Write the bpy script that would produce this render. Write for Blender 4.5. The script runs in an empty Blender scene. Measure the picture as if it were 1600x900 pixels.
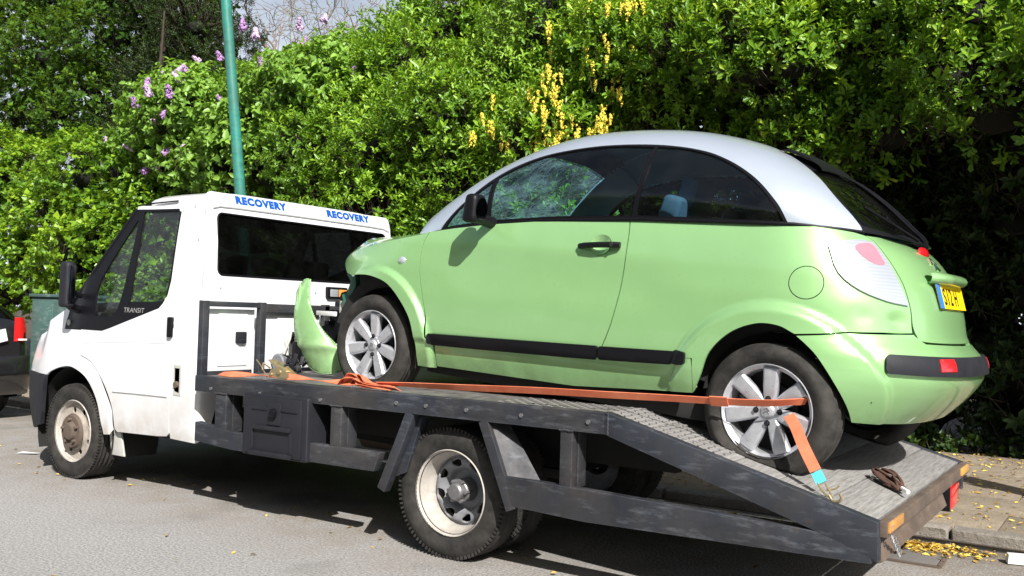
import bpy, bmesh, math, random
import numpy as np
from mathutils import Vector, Matrix, Euler
from mathutils.geometry import delaunay_2d_cdt
SCN=bpy.context.scene
COL=SCN.collection
R=math.radians
# ------------------------------------------------------------------ camera
cam=bpy.data.cameras.new('camera'); camo=bpy.data.objects.new('camera',cam); COL.objects.link(camo)
_cx,_cy,_cz,_yaw,_pit,_rol,_f=6.43576,-4.903942,1.271467,-0.587752,0.029265,0.029667,1.472471
_f3=Vector((math.sin(_yaw)*math.cos(_pit),math.cos(_yaw)*math.cos(_pit),math.sin(_pit)))
_r3=Vector((math.cos(_yaw),-math.sin(_yaw),0)); _u3=_r3.cross(_f3)
_rr=_r3*math.cos(_rol)+_u3*math.sin(_rol); _uu=_u3*math.cos(_rol)-_r3*math.sin(_rol)
camo.matrix_world=Matrix(((_rr.x,_uu.x,-_f3.x,_cx),(_rr.y,_uu.y,-_f3.y,_cy),(_rr.z,_uu.z,-_f3.z,_cz),(0,0,0,1)))
cam.sensor_width=36; cam.lens=36*_f*1000/1600; cam.clip_end=800; cam.clip_start=.05
SCN.camera=camo
# ------------------------------------------------------------------ sky, sun, exposure
SUN=Vector((1.0,-.80,1.05)).normalized()
world=bpy.data.worlds.new('World'); SCN.world=world; world.use_nodes=True
nt=world.node_tree; bg=nt.nodes['Background']; sky=nt.nodes.new('ShaderNodeTexSky')
sky.sky_type='NISHITA'; sky.sun_disc=False
sky.sun_elevation=math.asin(SUN.z); sky.sun_rotation=math.atan2(SUN.x,SUN.y)
sky.air_density=1.0; sky.dust_density=4.0; sky.ozone_density=1.2
# thin white haze and cloud low round the whole horizon
def wn(t,**k):
    x=nt.nodes.new(t)
    for a,b in k.items():x.inputs[a].default_value=b
    return x
_tc=wn('ShaderNodeTexCoord');_sp=wn('ShaderNodeSeparateXYZ');nt.links.new(_tc.outputs['Generated'],_sp.inputs[0])
_mr=nt.nodes.new('ShaderNodeMapRange');_mr.inputs[1].default_value=.12;_mr.inputs[2].default_value=.50;_mr.inputs[3].default_value=1.0;_mr.inputs[4].default_value=.02;nt.links.new(_sp.outputs[2],_mr.inputs[0])
_no=wn('ShaderNodeTexNoise',Scale=3.5,Detail=6.0,Roughness=.6);_mp=nt.nodes.new('ShaderNodeMapping');_mp.inputs['Scale'].default_value=(1,1,3);nt.links.new(_tc.outputs['Generated'],_mp.inputs[0]);nt.links.new(_mp.outputs[0],_no.inputs['Vector'])
_r2=nt.nodes.new('ShaderNodeMapRange');_r2.inputs[1].default_value=.30;_r2.inputs[2].default_value=.62;_r2.inputs[3].default_value=.35;nt.links.new(_no.outputs[0],_r2.inputs[0])
_mu=nt.nodes.new('ShaderNodeMath');_mu.operation='MULTIPLY';nt.links.new(_mr.outputs[0],_mu.inputs[0]);nt.links.new(_r2.outputs[0],_mu.inputs[1])
_mx=nt.nodes.new('ShaderNodeMix');_mx.data_type='RGBA';nt.links.new(_mu.outputs[0],_mx.inputs[0]);nt.links.new(sky.outputs[0],_mx.inputs[6]);_mx.inputs[7].default_value=(13.5,14.6,16.2,1)
nt.links.new(_mx.outputs[2],bg.inputs[0]); bg.inputs[1].default_value=.05
sun=bpy.data.lights.new('sun','SUN'); suno=bpy.data.objects.new('sun',sun); COL.objects.link(suno)
sun.energy=5.0; sun.angle=R(.53); sun.color=(1,.955,.89)
suno.rotation_euler=SUN.to_track_quat('Z','Y').to_euler(); suno.location=(8,-8,12)
SCN.view_settings.view_transform='Standard'; SCN.view_settings.look='None'
SCN.view_settings.exposure=.78; SCN.view_settings.gamma=1
SCN.cycles.max_bounces=8; SCN.cycles.transparent_max_bounces=16

# ---------- car body surface (car frame: x back from the front axle, y towards the kerb, z up) ----------
def sstep(a,b,x):
    t=np.clip((x-a)/(b-a),0,1);return t*t*(3-2*t)
def plan_table(xf0,af,xr0,ar,b,nf,nr):
    t=np.linspace(0,np.pi/2,200)
    fx=xf0-af*np.cos(t)**(2/nf);fy=-b*np.sin(t)**(2/nf)
    mx=np.linspace(xf0,xr0,160)[1:-1];my=np.full_like(mx,-b)
    rx=xr0+ar*np.sin(t)**(2/nr);ry=-b*np.cos(t)**(2/nr)
    x=np.concatenate([fx,mx,rx]);y=np.concatenate([fy,my,ry])
    # side barrel
    d=np.hypot(np.diff(x),np.diff(y));s=np.concatenate([[0],np.cumsum(d)])
    S=np.linspace(0,s[-1],900);X=np.interp(S,s,x);Y=np.interp(S,s,y)
    X=np.concatenate([X,X[-2::-1]]);Y=np.concatenate([Y,-Y[-2::-1]])
    n=len(X);h=S[1]
    K=np.exp(-np.linspace(-2,2,41)**2);K/=K.sum()
    pad=20
    Xp=np.concatenate([X[pad:0:-1],X,X[-2:-pad-2:-1]]);Yp=np.concatenate([-Y[pad:0:-1],Y,-Y[-2:-pad-2:-1]])
    X=np.convolve(Xp,K,'valid');Y=np.convolve(Yp,K,'valid')
    S=np.arange(n)*h
    tx=np.gradient(X,h);ty=np.gradient(Y,h);l=np.hypot(tx,ty)
    return S,X,Y,ty/l,-tx/l,S[-1]/2
CAR_T=plan_table(.35,1.14,2.30,.79,.85,2.6,2.7)
SC=CAR_T[5]
S_AX=float(np.interp(0,CAR_T[1][:900],CAR_T[0][:900]))
zi_s=np.array([[.10,.13],[.2,.06],[.3,.03],[.45,0],[.6,-.003],[.8,.008],[.95,.032],[1.05,.06],[1.14,.095],[1.25,.15]])
zi_r=np.array([[.10,.30],[.2,.20],[.27,.13],[.34,.06],[.40,.01],[.46,-.03],[.5,-.05],[.56,-.05],[.61,-.025],[.65,.03],[.69,.05],[.8,.07],[.9,.105],[1.0,.165],[1.08,.235],[1.14,.33],[1.25,.5]])
zi_f=np.array([[.10,.2],[.25,.08],[.4,.02],[.5,.0],[.6,.0],[.7,.02],[.8,.07],[.9,.2],[1.0,.45],[1.25,.9]])
def cinterp(x,t):
    # smooth interpolation (average of shifted linear)
    r=0
    for o in (-.03,-.015,0,.015,.03): r=r+np.interp(x+o,t[:,0],t[:,1])
    return r/5
def car_body(s,z,lip=0.0):
    """s = distance along the plan measured from the front axle on the near side"""
    s=np.asarray(s,float)+S_AX;z=np.asarray(z,float)
    S,X,Y,NX,NY,_=CAR_T
    x=np.interp(s,S,X);y=np.interp(s,S,Y);nx=np.interp(s,S,NX);ny=np.interp(s,S,NY)
    l=np.hypot(nx,ny);nx=nx/l;ny=ny/l
    wr=np.where(s>SC*.4,np.clip(nx,0,1),0)**1.3;wf=np.clip(-nx,0,1)**1.3
    ins=(1-wr-wf)*cinterp(z,zi_s)+wr*cinterp(z,zi_r)+wf*cinterp(z,zi_f)
    # flares round the wheel arches
    for cx in (0,2.46):
        r=np.hypot(x-cx,z-.29)
        ins=ins-.030*(1-sstep(.458,.496,r))*(abs(ny)>.3)
    # rocker step below the moulding
    ins=ins+.012*(1-sstep(.36,.40,z-.04*(x-.45)))*sstep(.3,.42,x)*(1-sstep(2.0,2.1,x))
    # soft shoulder hollow in the doors
    ins=ins+.010*np.exp(-((z-.80)/.10)**2)*sstep(.4,.8,x)*(1-sstep(1.7,2.1,x))
    ins=ins+lip
    return np.stack([x-nx*ins,y-ny*ins,z],-1)
zb_t=np.array([[-.2,.93],[0,.955],[.29,.985],[.5,1.025],[.8,1.065],[1.2,1.10],[1.7,1.125],[2.47,1.135],[2.8,1.125],[3.0,1.11]])
zr_t=np.array([[-.12,.95],[0,1.02],[.2,1.165],[.4,1.315],[.6,1.465],[.8,1.565],[1.0,1.63],[1.2,1.662],[1.4,1.672],[1.6,1.67],[1.8,1.652],[2.0,1.612],[2.2,1.552],[2.4,1.457],[2.55,1.362],[2.7,1.235],[2.8,1.145],[2.85,1.115]])
XG0,XG1=-.12,2.85
def belt_w(x):
    x=np.asarray(x,float)
    f=np.clip((x-XG0)/(.62-XG0),0,1);r=np.clip((XG1-x)/(XG1-2.25),0,1)
    return .765*(1-(1-f)**2.6)**(1/2.2)*(1-(1-r)**2.6)**(1/2.2)
def zr(x):
    r=0
    for o in (-.08,-.04,0,.04,.08): r=r+np.interp(x+o,zr_t[:,0],zr_t[:,1])
    return np.where((x<.0)|(x>2.82),np.interp(x,zr_t[:,0],zr_t[:,1]),r/5)
def zb(x): return np.interp(x,zb_t[:,0],zb_t[:,1])
NG=2.5
def green(x,q,off=0.0):
    """greenhouse dome: q 0 at the belt, 1 on the centre line, 2 at the far belt"""
    x=np.asarray(x,float);q=np.asarray(q,float)
    th=np.where(q<=1,q,2-q)*np.pi/2
    w=belt_w(x)-off;h=np.maximum(zr(x)-zb(x),0.002)-off
    c=np.maximum(np.cos(th),0)**(2/NG);s_=np.maximum(np.sin(th),0)**(2/NG)
    # a little tumblehome
    y=-w*c*(1-.0*s_)*np.where(q<=1,1,-1)
    return np.stack([x,y,zb(x)+h*s_],-1)


def poly_table(pts,sig=.05):
    p=np.array(pts,float);d=np.hypot(*np.diff(p,axis=0).T);s=np.concatenate([[0],np.cumsum(d)])
    S=np.linspace(0,s[-1],1200);X=np.interp(S,s,p[:,0]);Y=np.interp(S,s,p[:,1])
    X=np.concatenate([X,X[-2::-1]]);Y=np.concatenate([Y,-Y[-2::-1]])
    h=S[1];m=int(3*sig/h);K=np.exp(-(np.arange(-m,m+1)*h/sig)**2/2);K/=K.sum()
    Xp=np.concatenate([X[m:0:-1],X,X[-2:-m-2:-1]]);Yp=np.concatenate([-Y[m:0:-1],Y,-Y[-2:-m-2:-1]])
    X=np.convolve(Xp,K,'valid');Y=np.convolve(Yp,K,'valid');S=np.arange(len(X))*h
    tx=np.gradient(X,h);ty=np.gradient(Y,h);l=np.hypot(tx,ty)
    return S,X,Y,ty/l,-tx/l,S[-1]/2
CAB_T=poly_table([(-.96,0),(-.94,-.45),(-.87,-.72),(-.74,-.86),(-.45,-.94),(0,-.96),(1.41,-.96),(1.41,0)],.045)
CSC=CAB_T[5]
CS_AX=float(np.interp(0,CAB_T[1][:1200],CAB_T[0][:1200]))
zc_s=np.array([[.1,.03],[.35,.012],[.45,0],[1.12,0],[1.25,.012],[1.45,.045],[1.7,.09],[1.9,.128],[1.97,.145],[2.1,.2]])
zc_r=np.array([[.1,.0],[1.2,.0],[1.7,.02],[1.9,.04],[1.97,.05],[2.1,.1]])
zc_f=np.array([[.1,.26],[.2,.17],[.3,.10],[.42,.045],[.55,.012],[.75,.0],[.8,.02],[.9,.07],[1.0,.16],[1.1,.32],[1.2,.50],[2.1,1.5]])
def cab_body(s,z,off=0.0):
    s=np.asarray(s,float)+CS_AX;z=np.asarray(z,float)
    S,X,Y,NX,NY,_=CAB_T
    x=np.interp(s,S,X);y=np.interp(s,S,Y);nx=np.interp(s,S,NX);ny=np.interp(s,S,NY)
    l=np.hypot(nx,ny);nx=nx/l;ny=ny/l
    wr=np.where(s>CSC*.4,np.clip(nx,0,1),0)**1.3;wf=np.clip(-nx,0,1)**1.0
    ins=(1-wr-wf)*cinterp(z,zc_s)+wr*cinterp(z,zc_r)+wf*cinterp(z,zc_f)
    r=np.hypot(x,z-.34)
    ins=ins-.022*(1-sstep(.50,.535,r))*(abs(ny)>.5)
    ins=ins+off
    return np.stack([x-nx*ins,y-ny*ins,z],-1)
# ------------------------------------------------------------------ helpers
rng=np.random.default_rng(7); random.seed(7)
def tag(o,label=None,cat=None,group=None,kind=None):
    if label:o['label']=label
    if cat:o['category']=cat
    if group:o['group']=group
    if kind:o['kind']=kind
    return o
def empty(name,loc=(0,0,0),rz=0,**k):
    o=bpy.data.objects.new(name,None); COL.objects.link(o); o.location=loc; o.rotation_euler=(0,0,rz); o.empty_display_size=.2
    return tag(o,**k)
def copy_tree(o,parent=None):
    c=o.copy(); COL.objects.link(c)
    if parent is not None:
        c.parent=parent; c.matrix_parent_inverse=o.matrix_parent_inverse.copy()
    for ch in list(o.children): copy_tree(ch,c)
    return c
def inpoly(P,poly):
    x,y=P[:,0],P[:,1]; px,py=poly[:,0],poly[:,1]; qx,qy=np.roll(px,-1),np.roll(py,-1)
    r=np.zeros(len(P),bool)
    for i in range(len(poly)):
        if py[i]==qy[i]:continue
        c=((py[i]>y)!=(qy[i]>y))&(x<(qx[i]-px[i])*(y-py[i])/(qy[i]-py[i])+px[i]); r^=c
    return r
def segdist(P,poly):
    a=poly;b=np.roll(poly,-1,0);d=np.full(len(P),1e9)
    for i in range(len(a)):
        ab=b[i]-a[i];t=np.clip(((P-a[i])@ab)/max(ab@ab,1e-12),0,1);d=np.minimum(d,np.linalg.norm(P-a[i]-t[:,None]*ab,axis=1))
    return d
def dens(poly,h):
    out=[]
    for i in range(len(poly)):
        a=np.array(poly[i],float);b=np.array(poly[(i+1)%len(poly)],float);n=max(1,int(math.ceil(np.linalg.norm(b-a)/h)))
        for k in range(n):out.append(a+(b-a)*k/n)
    return np.array(out)
def smooth_poly(poly,corners=(),n=6,closed=True):
    """Catmull-Rom through the points, sharp at the listed corner indices"""
    P=[np.array(p,float) for p in poly];N=len(P);out=[]
    for i in range(N if closed else N-1):
        p1=P[i];p2=P[(i+1)%N]
        p0=P[(i-1)%N] if (closed or i>0) else 2*p1-p2
        p3=P[(i+2)%N] if (closed or i+2<N) else 2*p2-p1
        if i in corners:p0=2*p1-p2
        if (i+1)%N in corners:p3=2*p2-p1
        if i in corners and (i+1)%N in corners: out.append(p1);continue
        L=np.linalg.norm(p2-p1);k=max(1,min(n,int(L/.015)+1))
        for j in range(k):
            t=j/k;out.append(.5*((2*p1)+(p2-p0)*t+(2*p0-5*p1+4*p2-p3)*t*t+(3*p1-p0-3*p2+p3)*t**3))
    if not closed:out.append(P[-1])
    return np.array(out)
def offset_poly(poly,d):
    p=np.array(poly,float);a=np.roll(p,1,0);b=np.roll(p,-1,0)
    area=np.sum(p[:,0]*b[:,1]-b[:,0]*p[:,1])/2
    e1=p-a;e2=b-p
    n1=np.stack([e1[:,1],-e1[:,0]],1);n2=np.stack([e2[:,1],-e2[:,0]],1)
    n1/=np.linalg.norm(n1,axis=1)[:,None]+1e-9;n2/=np.linalg.norm(n2,axis=1)[:,None]+1e-9
    n=n1+n2;n/=np.linalg.norm(n,axis=1)[:,None]+1e-9
    c=np.clip((n*n1).sum(1),.5,1)
    return p+n*(d/c)[:,None]*(1 if area>0 else -1)
def circle(cx,cy,r,n=32,a0=0,a1=360,ry=None):
    t=np.radians(np.linspace(a0,a1,n,endpoint=(a1-a0)!=360))
    return np.stack([cx+r*np.cos(t),cy+(ry or r)*np.sin(t)],1)
class MB:
    def __init__(s): s.v=[];s.f=[];s.m=[];s.n=None
    def add(s,V,F,mi=0):
        o=len(s.v);s.v+= [tuple(map(float,p)) for p in V]
        for f in F:s.f.append(tuple(int(i)+o for i in f));s.m.append(mi)
        return s
    def box(s,c,sz,mi=0,rot=None,taper=1,mat=None):
        x,y,z=[k/2 for k in sz]
        V=[Vector((sx*x*(taper if sz_>0 else 1),sy*y*(taper if sz_>0 else 1),sz_*z)) for sz_ in (-1,1) for sy in (-1,1) for sx in (-1,1)]
        if rot is not None:
            M=Euler(rot).to_matrix();V=[M@v for v in V]
        V=[v+Vector(c) for v in V]
        return s.add(V,[(0,2,3,1),(4,5,7,6),(0,1,5,4),(2,6,7,3),(0,4,6,2),(1,3,7,5)],mi)
    def bar(s,p0,p1,w,h,mi=0,up=(0,0,1)):
        """square bar from p0 to p1, w across, h along up"""
        p0,p1=Vector(p0),Vector(p1);d=(p1-p0).normalized();u=Vector(up);u=(u-d*u.dot(d)).normalized();r=d.cross(u)
        V=[p+r*(a*w/2)+u*(b*h/2) for p in (p0,p1) for b in (-1,1) for a in (-1,1)]
        return s.add(V,[(0,1,3,2),(4,6,7,5),(0,4,5,1),(2,3,7,6),(0,2,6,4),(1,5,7,3)],mi)
    def tube(s,pts,r,n=8,mi=0,cap=True,ry=None,closed=False):
        P=[Vector(p) for p in pts];N=len(P);rs=r if hasattr(r,'__len__') else [r]*N
        up=Vector((0,0,1));t0=(P[1]-P[0]).normalized()
        if abs(t0.dot(up))>.9:up=Vector((0,1,0))
        V=[];u=(up-t0*up.dot(t0)).normalized()
        for i,p in enumerate(P):
            if closed: t=(P[(i+1)%N]-P[i-1]).normalized()
            else: t=(P[min(i+1,N-1)]-P[max(i-1,0)]).normalized()
            u=(u-t*u.dot(t)).normalized();w=t.cross(u)
            for k in range(n):
                a=2*math.pi*k/n;V.append(p+w*(math.cos(a)*rs[i])+u*(math.sin(a)*(rs[i] if ry is None else ry)))
        F=[]
        for i in range(N if closed else N-1):
            j=(i+1)%N
            for k in range(n):
                l=(k+1)%n;F.append((i*n+k,i*n+l,j*n+l,j*n+k))
        if cap and not closed:F+=[tuple(range(n-1,-1,-1)),tuple((N-1)*n+k for k in range(n))]
        return s.add(V,F,mi)
    def cyl(s,c,r,h,axis='z',n=20,mi=0,r2=None):
        c=Vector(c);a={'x':Vector((1,0,0)),'y':Vector((0,1,0)),'z':Vector((0,0,1))}[axis] if isinstance(axis,str) else Vector(axis).normalized()
        return s.tube([c-a*h/2,c+a*h/2],[r,r if r2 is None else r2],n,mi)
    def lathe(s,prof,n=48,mi=0,c=(0,0,0),closed=False,a0=0,a1=360,fn=None):
        """profile (radius, y) turned round the y axis"""
        full=(a1-a0)==360;m=n if full else n+1;V=[]
        for k in range(m):
            a=R(a0+(a1-a0)*k/n)
            for (r,y) in prof:V.append((c[0]+r*math.cos(a),c[1]+y,c[2]+r*math.sin(a)))
        L=len(prof);F=[]
        for k in range(n):
            l=(k+1)%m
            for i in range(L-1+(1 if closed else 0)):
                j=(i+1)%L;F.append((k*L+i,k*L+j,l*L+j,l*L+i))
        if fn:V=[fn(v) for v in V]
        return s.add(V,F,mi)
    def grid(s,P,mi=0,flip=False):
        """P: array (na,nb,3)"""
        a,b=P.shape[:2];F=[]
        for i in range(a-1):
            for j in range(b-1):
                f=(i*b+j,(i+1)*b+j,(i+1)*b+j+1,i*b+j+1);F.append(f[::-1] if flip else f)
        return s.add(P.reshape(-1,3),F,mi)
    def prism(s,poly,fn,d0,d1,mi=0):
        """flat polygon (a,b) made solid between depths d0 and d1; fn(a,b,d)->xyz"""
        n=len(poly);V=[fn(a,b,d) for d in (d0,d1) for a,b in poly]
        return s.add(V,[tuple(range(n-1,-1,-1)),tuple(range(n,2*n))]+[(i,(i+1)%n,n+(i+1)%n,n+i) for i in range(n)],mi)
    def xform(s,M):
        s.v=[tuple(M@Vector(v)) for v in s.v];return s
    def build(s,name,mats,parent=None,ang=35,bevel=0,seg=2,loc=None,rz=None,**k):
        me=bpy.data.meshes.new(name);me.from_pydata(s.v,[],s.f)
        mats=mats if isinstance(mats,(list,tuple)) else [mats]
        for m in mats:me.materials.append(m)
        me.polygons.foreach_set('material_index',s.m)
        bm=bmesh.new();bm.from_mesh(me)
        if not k.pop('keep',False):bmesh.ops.recalc_face_normals(bm,faces=bm.faces)
        if bevel:
            es=[e for e in bm.edges if len(e.link_faces)==2 and e.calc_face_angle(0)>R(30)]
            bmesh.ops.bevel(bm,geom=es,offset=bevel,segments=seg,profile=.6,affect='EDGES',clamp_overlap=True)
        bm.to_mesh(me);bm.free()
        me.polygons.foreach_set('use_smooth',[True]*len(me.polygons))
        if ang<180:me.set_sharp_from_angle(angle=R(ang))
        o=bpy.data.objects.new(name,me);COL.objects.link(o)
        if parent is not None:o.parent=parent
        if loc is not None:o.location=loc
        if rz is not None:o.rotation_euler=(0,0,rz)
        return tag(o,**k)
def panel(name,surf,outline,mat,parent,h=.035,holes=(),flange=.012,mirror=False,off=0.0,edge_h=.02,disp=None,**k):
    """sheet-metal panel: region of a parametric surface, meshed finely, edges turned in"""
    out=dens(outline,edge_h);hs=[dens(q,edge_h) for q in holes]
    lo,hi=out.min(0),out.max(0)
    gx=np.arange(lo[0],hi[0]+h,h);gy=np.arange(lo[1],hi[1]+h,h*.87)
    G=np.array([(x+(h/2 if j%2 else 0),y) for j,y in enumerate(gy) for x in gx])
    ok=inpoly(G,out)&(segdist(G,out)>h*.45)
    for q in hs: ok&=~inpoly(G,q)&(segdist(G,q)>h*.45)
    G=G[ok]
    pts=list(map(tuple,out));edges=[(i,(i+1)%len(out)) for i in range(len(out))]
    for q in hs:
        o=len(pts);pts+=list(map(tuple,q));edges+=[(o+i,o+(i+1)%len(q)) for i in range(len(q))]
    nb=len(pts);pts+=list(map(tuple,G))
    r=delaunay_2d_cdt([Vector(p) for p in pts],edges,[],0,1e-6)
    V2=np.array([tuple(v) for v in r[0]]);F=np.array([f for f in r[2] if len(f)==3])
    C=V2[F].mean(1);ok=inpoly(C,out)
    for q in hs:ok&=~inpoly(C,q)
    F=F[ok]
    def S(V):
        P=surf(V[:,0],V[:,1]);e=1e-4
        n=np.cross(surf(V[:,0]+e,V[:,1])-surf(V[:,0]-e,V[:,1]),surf(V[:,0],V[:,1]+e)-surf(V[:,0],V[:,1]-e))
        l=np.linalg.norm(n,axis=1)[:,None];n=n/np.maximum(l,1e-12)
        return P,n
    P,N=S(V2)
    d=np.full(len(P),off)
    if disp is not None:d=d+disp(V2)
    P=P+N*d[:,None]
    if disp is not None:
        N=np.zeros_like(P);fn=np.cross(P[F[:,1]]-P[F[:,0]],P[F[:,2]]-P[F[:,0]])
        for j in range(3):np.add.at(N,F[:,j],fn)
        N/=np.maximum(np.linalg.norm(N,axis=1)[:,None],1e-12)
    if mirror:
        P=P*[1,-1,1];N=N*[1,-1,1];F=F[:,::-1]
    nv=len(P);V=P.tolist();FF=F.tolist();NN=N.tolist()
    if flange>0:
        # boundary edges
        from collections import Counter
        ec=Counter()
        for f in FF:
            for a,b in ((f[0],f[1]),(f[1],f[2]),(f[2],f[0])):ec[(a,b)]+=1
        bd=[e for e in ec if (e[1],e[0]) not in ec]
        for a,b in bd:
            pa,pb=P[a],P[b];sn=np.cross(pb-pa,N[a]);sn/=max(np.linalg.norm(sn),1e-9)
            o=len(V);V+=[pa.tolist(),pb.tolist(),(pb-N[b]*flange).tolist(),(pa-N[a]*flange).tolist()]
            NN+=[sn.tolist()]*4;FF.append([o+1,o,o+3,o+2])
    me=bpy.data.meshes.new(name);me.from_pydata(V,[],FF);me.materials.append(mat)
    me.polygons.foreach_set('use_smooth',[True]*len(me.polygons))
    me.normals_split_custom_set_from_vertices(NN)
    o=bpy.data.objects.new(name,me);COL.objects.link(o);o.parent=parent
    return tag(o,**k)
def ring(poly,w):
    return poly,offset_poly(poly,-w)
def surf_tube(name,surf,pts,r,mat,parent,mirror=False,off=0,n=8,**k):
    p=np.array(pts,float);P=surf(p[:,0],p[:,1])
    e=1e-4;N=np.cross(surf(p[:,0]+e,p[:,1])-surf(p[:,0]-e,p[:,1]),surf(p[:,0],p[:,1]+e)-surf(p[:,0],p[:,1]-e))
    P=P+N/np.maximum(np.linalg.norm(N,axis=1)[:,None],1e-9)*off
    if mirror:P=P*[1,-1,1]
    return MB().tube([tuple(q) for q in P],r,n).build(name,mat,parent,**k)
# stroke lettering: each glyph a list of polylines on a 0..1 x 0..1 cell
GL={'R':[[(0,0),(0,1),(.75,1),(1,.85),(1,.62),(.75,.48),(0,.48)],[(.5,.48),(1,0)]],
'E':[[(1,1),(0,1),(0,0),(1,0)],[(0,.5),(.8,.5)]],'C':[[(1,.75),(.95,1),(.05,1),(0,.9),(0,.1),(.05,0),(.95,0),(1,.25)]],
'O':[[(.1,0),(0,.12),(0,.88),(.1,1),(.9,1),(1,.88),(1,.12),(.9,0),(.1,0)]],'V':[[(0,1),(.5,0),(1,1)]],'Y':[[(0,1),(.5,.5),(1,1)],[(.5,.5),(.5,0)]],
'S':[[(1,.8),(.85,1),(.15,1),(0,.85),(0,.65),(.15,.52),(.85,.48),(1,.35),(1,.15),(.85,0),(.15,0),(0,.2)]],'1':[[(.2,.8),(.55,1),(.55,0)]],
'2':[[(0,.78),(.15,1),(.85,1),(1,.85),(1,.62),(0,.12),(0,0),(1,0)]],'H':[[(0,0),(0,1)],[(1,0),(1,1)],[(0,.5),(1,.5)]],
'T':[[(0,1),(1,1)],[(.5,1),(.5,0)]],'A':[[(0,0),(.5,1),(1,0)],[(.2,.35),(.8,.35)]],'N':[[(0,0),(0,1),(1,0),(1,1)]],'I':[[(.5,0),(.5,1)]],
'P':[[(0,0),(0,1),(.8,1),(1,.85),(1,.6),(.8,.45),(0,.45)]]}
def letter(mb,ch,fn,x,y,w,h,t,d0,d1,slant=0):
    t2=t/2
    for pl in GL[ch]:
        q=[np.array((x+t2+px*(w-t)+slant*(py*h),y+t2+py*(h-t))) for px,py in pl]
        closed=np.allclose(q[0],q[-1]);n=len(q)
        L=[];Rr=[]
        for i in range(n):
            if closed and i in (0,n-1):a=q[n-2];b=q[0];c=q[1]
            else:a=q[i-1] if i>0 else None;b=q[i];c=q[i+1] if i<n-1 else None
            d1_=(b-a)/np.linalg.norm(b-a) if a is not None else None
            d2_=(c-b)/np.linalg.norm(c-b) if c is not None else None
            if d1_ is None:d1_=d2_
            if d2_ is None:d2_=d1_
            n1=np.array((-d1_[1],d1_[0]));n2=np.array((-d2_[1],d2_[0]));m=n1+n2;m/=np.linalg.norm(m)+1e-9
            k=t2/max(.45,m@n1);L.append(b+m*k);Rr.append(b-m*k)
        for i in range(n-1):mb.prism([Rr[i],Rr[i+1],L[i+1],L[i]],fn,d0,d1)
# ------------------------------------------------------------------ materials
class NT:
    def __init__(s,name):
        s.m=bpy.data.materials.new(name);s.m.use_nodes=True;s.t=s.m.node_tree;s.b=s.t.nodes['Principled BSDF'];s.o=s.t.nodes['Material Output']
    def n(s,t,**k):
        x=s.t.nodes.new(t)
        for a,b in k.items():
            if a.startswith('i_'):
                key=a[2:];key=int(key) if key.isdigit() else key.replace('_',' ')
                x.inputs[key].default_value=b
            else:setattr(x,a,b)
        return x
    def l(s,a,b):s.t.links.new(a,b)
    def coord(s,scale=(1,1,1),world=False):
        if world:c=s.n('ShaderNodeNewGeometry').outputs['Position']
        else:c=s.n('ShaderNodeTexCoord').outputs['Object']
        mp=s.n('ShaderNodeMapping');mp.inputs['Scale'].default_value=scale;s.l(c,mp.inputs[0]);return mp.outputs[0]
    def noise(s,scale,detail=4,rough=.55,vec=None,out='Fac'):
        x=s.n('ShaderNodeTexNoise',i_Scale=scale,i_Detail=detail,i_Roughness=rough)
        if vec is not None:s.l(vec,x.inputs['Vector'])
        return x.outputs[out]
    def ramp(s,fac,stops,mode='LINEAR'):
        r=s.n('ShaderNodeValToRGB');r.color_ramp.interpolation=mode
        e=r.color_ramp.elements
        while len(e)<len(stops):e.new(.5)
        for i,(p,c) in enumerate(stops):
            e[i].position=p;c=(c,c,c) if not hasattr(c,'__len__') else c;e[i].color=(*c,1)
        s.l(fac,r.inputs[0]);return r.outputs[0]
    def mix(s,f,a,b,mode='MIX'):
        x=s.n('ShaderNodeMix',data_type='RGBA',blend_type=mode)
        for i,v in ((0,f),(6,a),(7,b)):
            sock=x.inputs[i]
            if hasattr(v,'links'):s.l(v,sock)
            elif hasattr(v,'__len__'):sock.default_value=(*v,1)
            else:sock.default_value=v if i==0 else (v,v,v,1)
        return x.outputs[2]
    def math(s,op,a,b=0,clamp=False):
        x=s.n('ShaderNodeMath',operation=op,use_clamp=clamp)
        for i,v in ((0,a),(1,b)):
            if hasattr(v,'links'):s.l(v,x.inputs[i])
            else:x.inputs[i].default_value=v
        return x.outputs[0]
    def bump(s,h,strength=.3,dist=.01):
        x=s.n('ShaderNodeBump',i_Strength=strength,i_Distance=dist);s.l(h,x.inputs['Height']);s.l(x.outputs[0],s.b.inputs['Normal']);return x
    def set(s,**k):
        for a,v in k.items():
            key={'col':'Base Color','rough':'Roughness','metal':'Metallic','spec':'Specular IOR Level','coat':'Coat Weight','coatr':'Coat Roughness','trans':'Transmission Weight','alpha':'Alpha','ior':'IOR','sheen':'Sheen Weight'}[a]
            if hasattr(v,'links'):s.l(v,s.b.inputs[key])
            else:s.b.inputs[key].default_value=(*v,1) if hasattr(v,'__len__') else v
        return s
def simple(name,col,rough=.5,metal=0,var=.12,scale=14,bump=.0,**k):
    m=NT(name);f=m.noise(scale,5,.6,m.coord())
    c=m.mix(f,tuple(x*(1-var) for x in col),tuple(min(1,x*(1+var)) for x in col));m.set(col=c,metal=metal,**k)
    m.set(rough=m.ramp(f,[(.25,max(0,rough-.08)),(.75,min(1,rough+.08))]))
    if bump:m.bump(m.noise(scale*6,4,.6,m.coord()),bump,.004)
    return m.m
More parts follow.
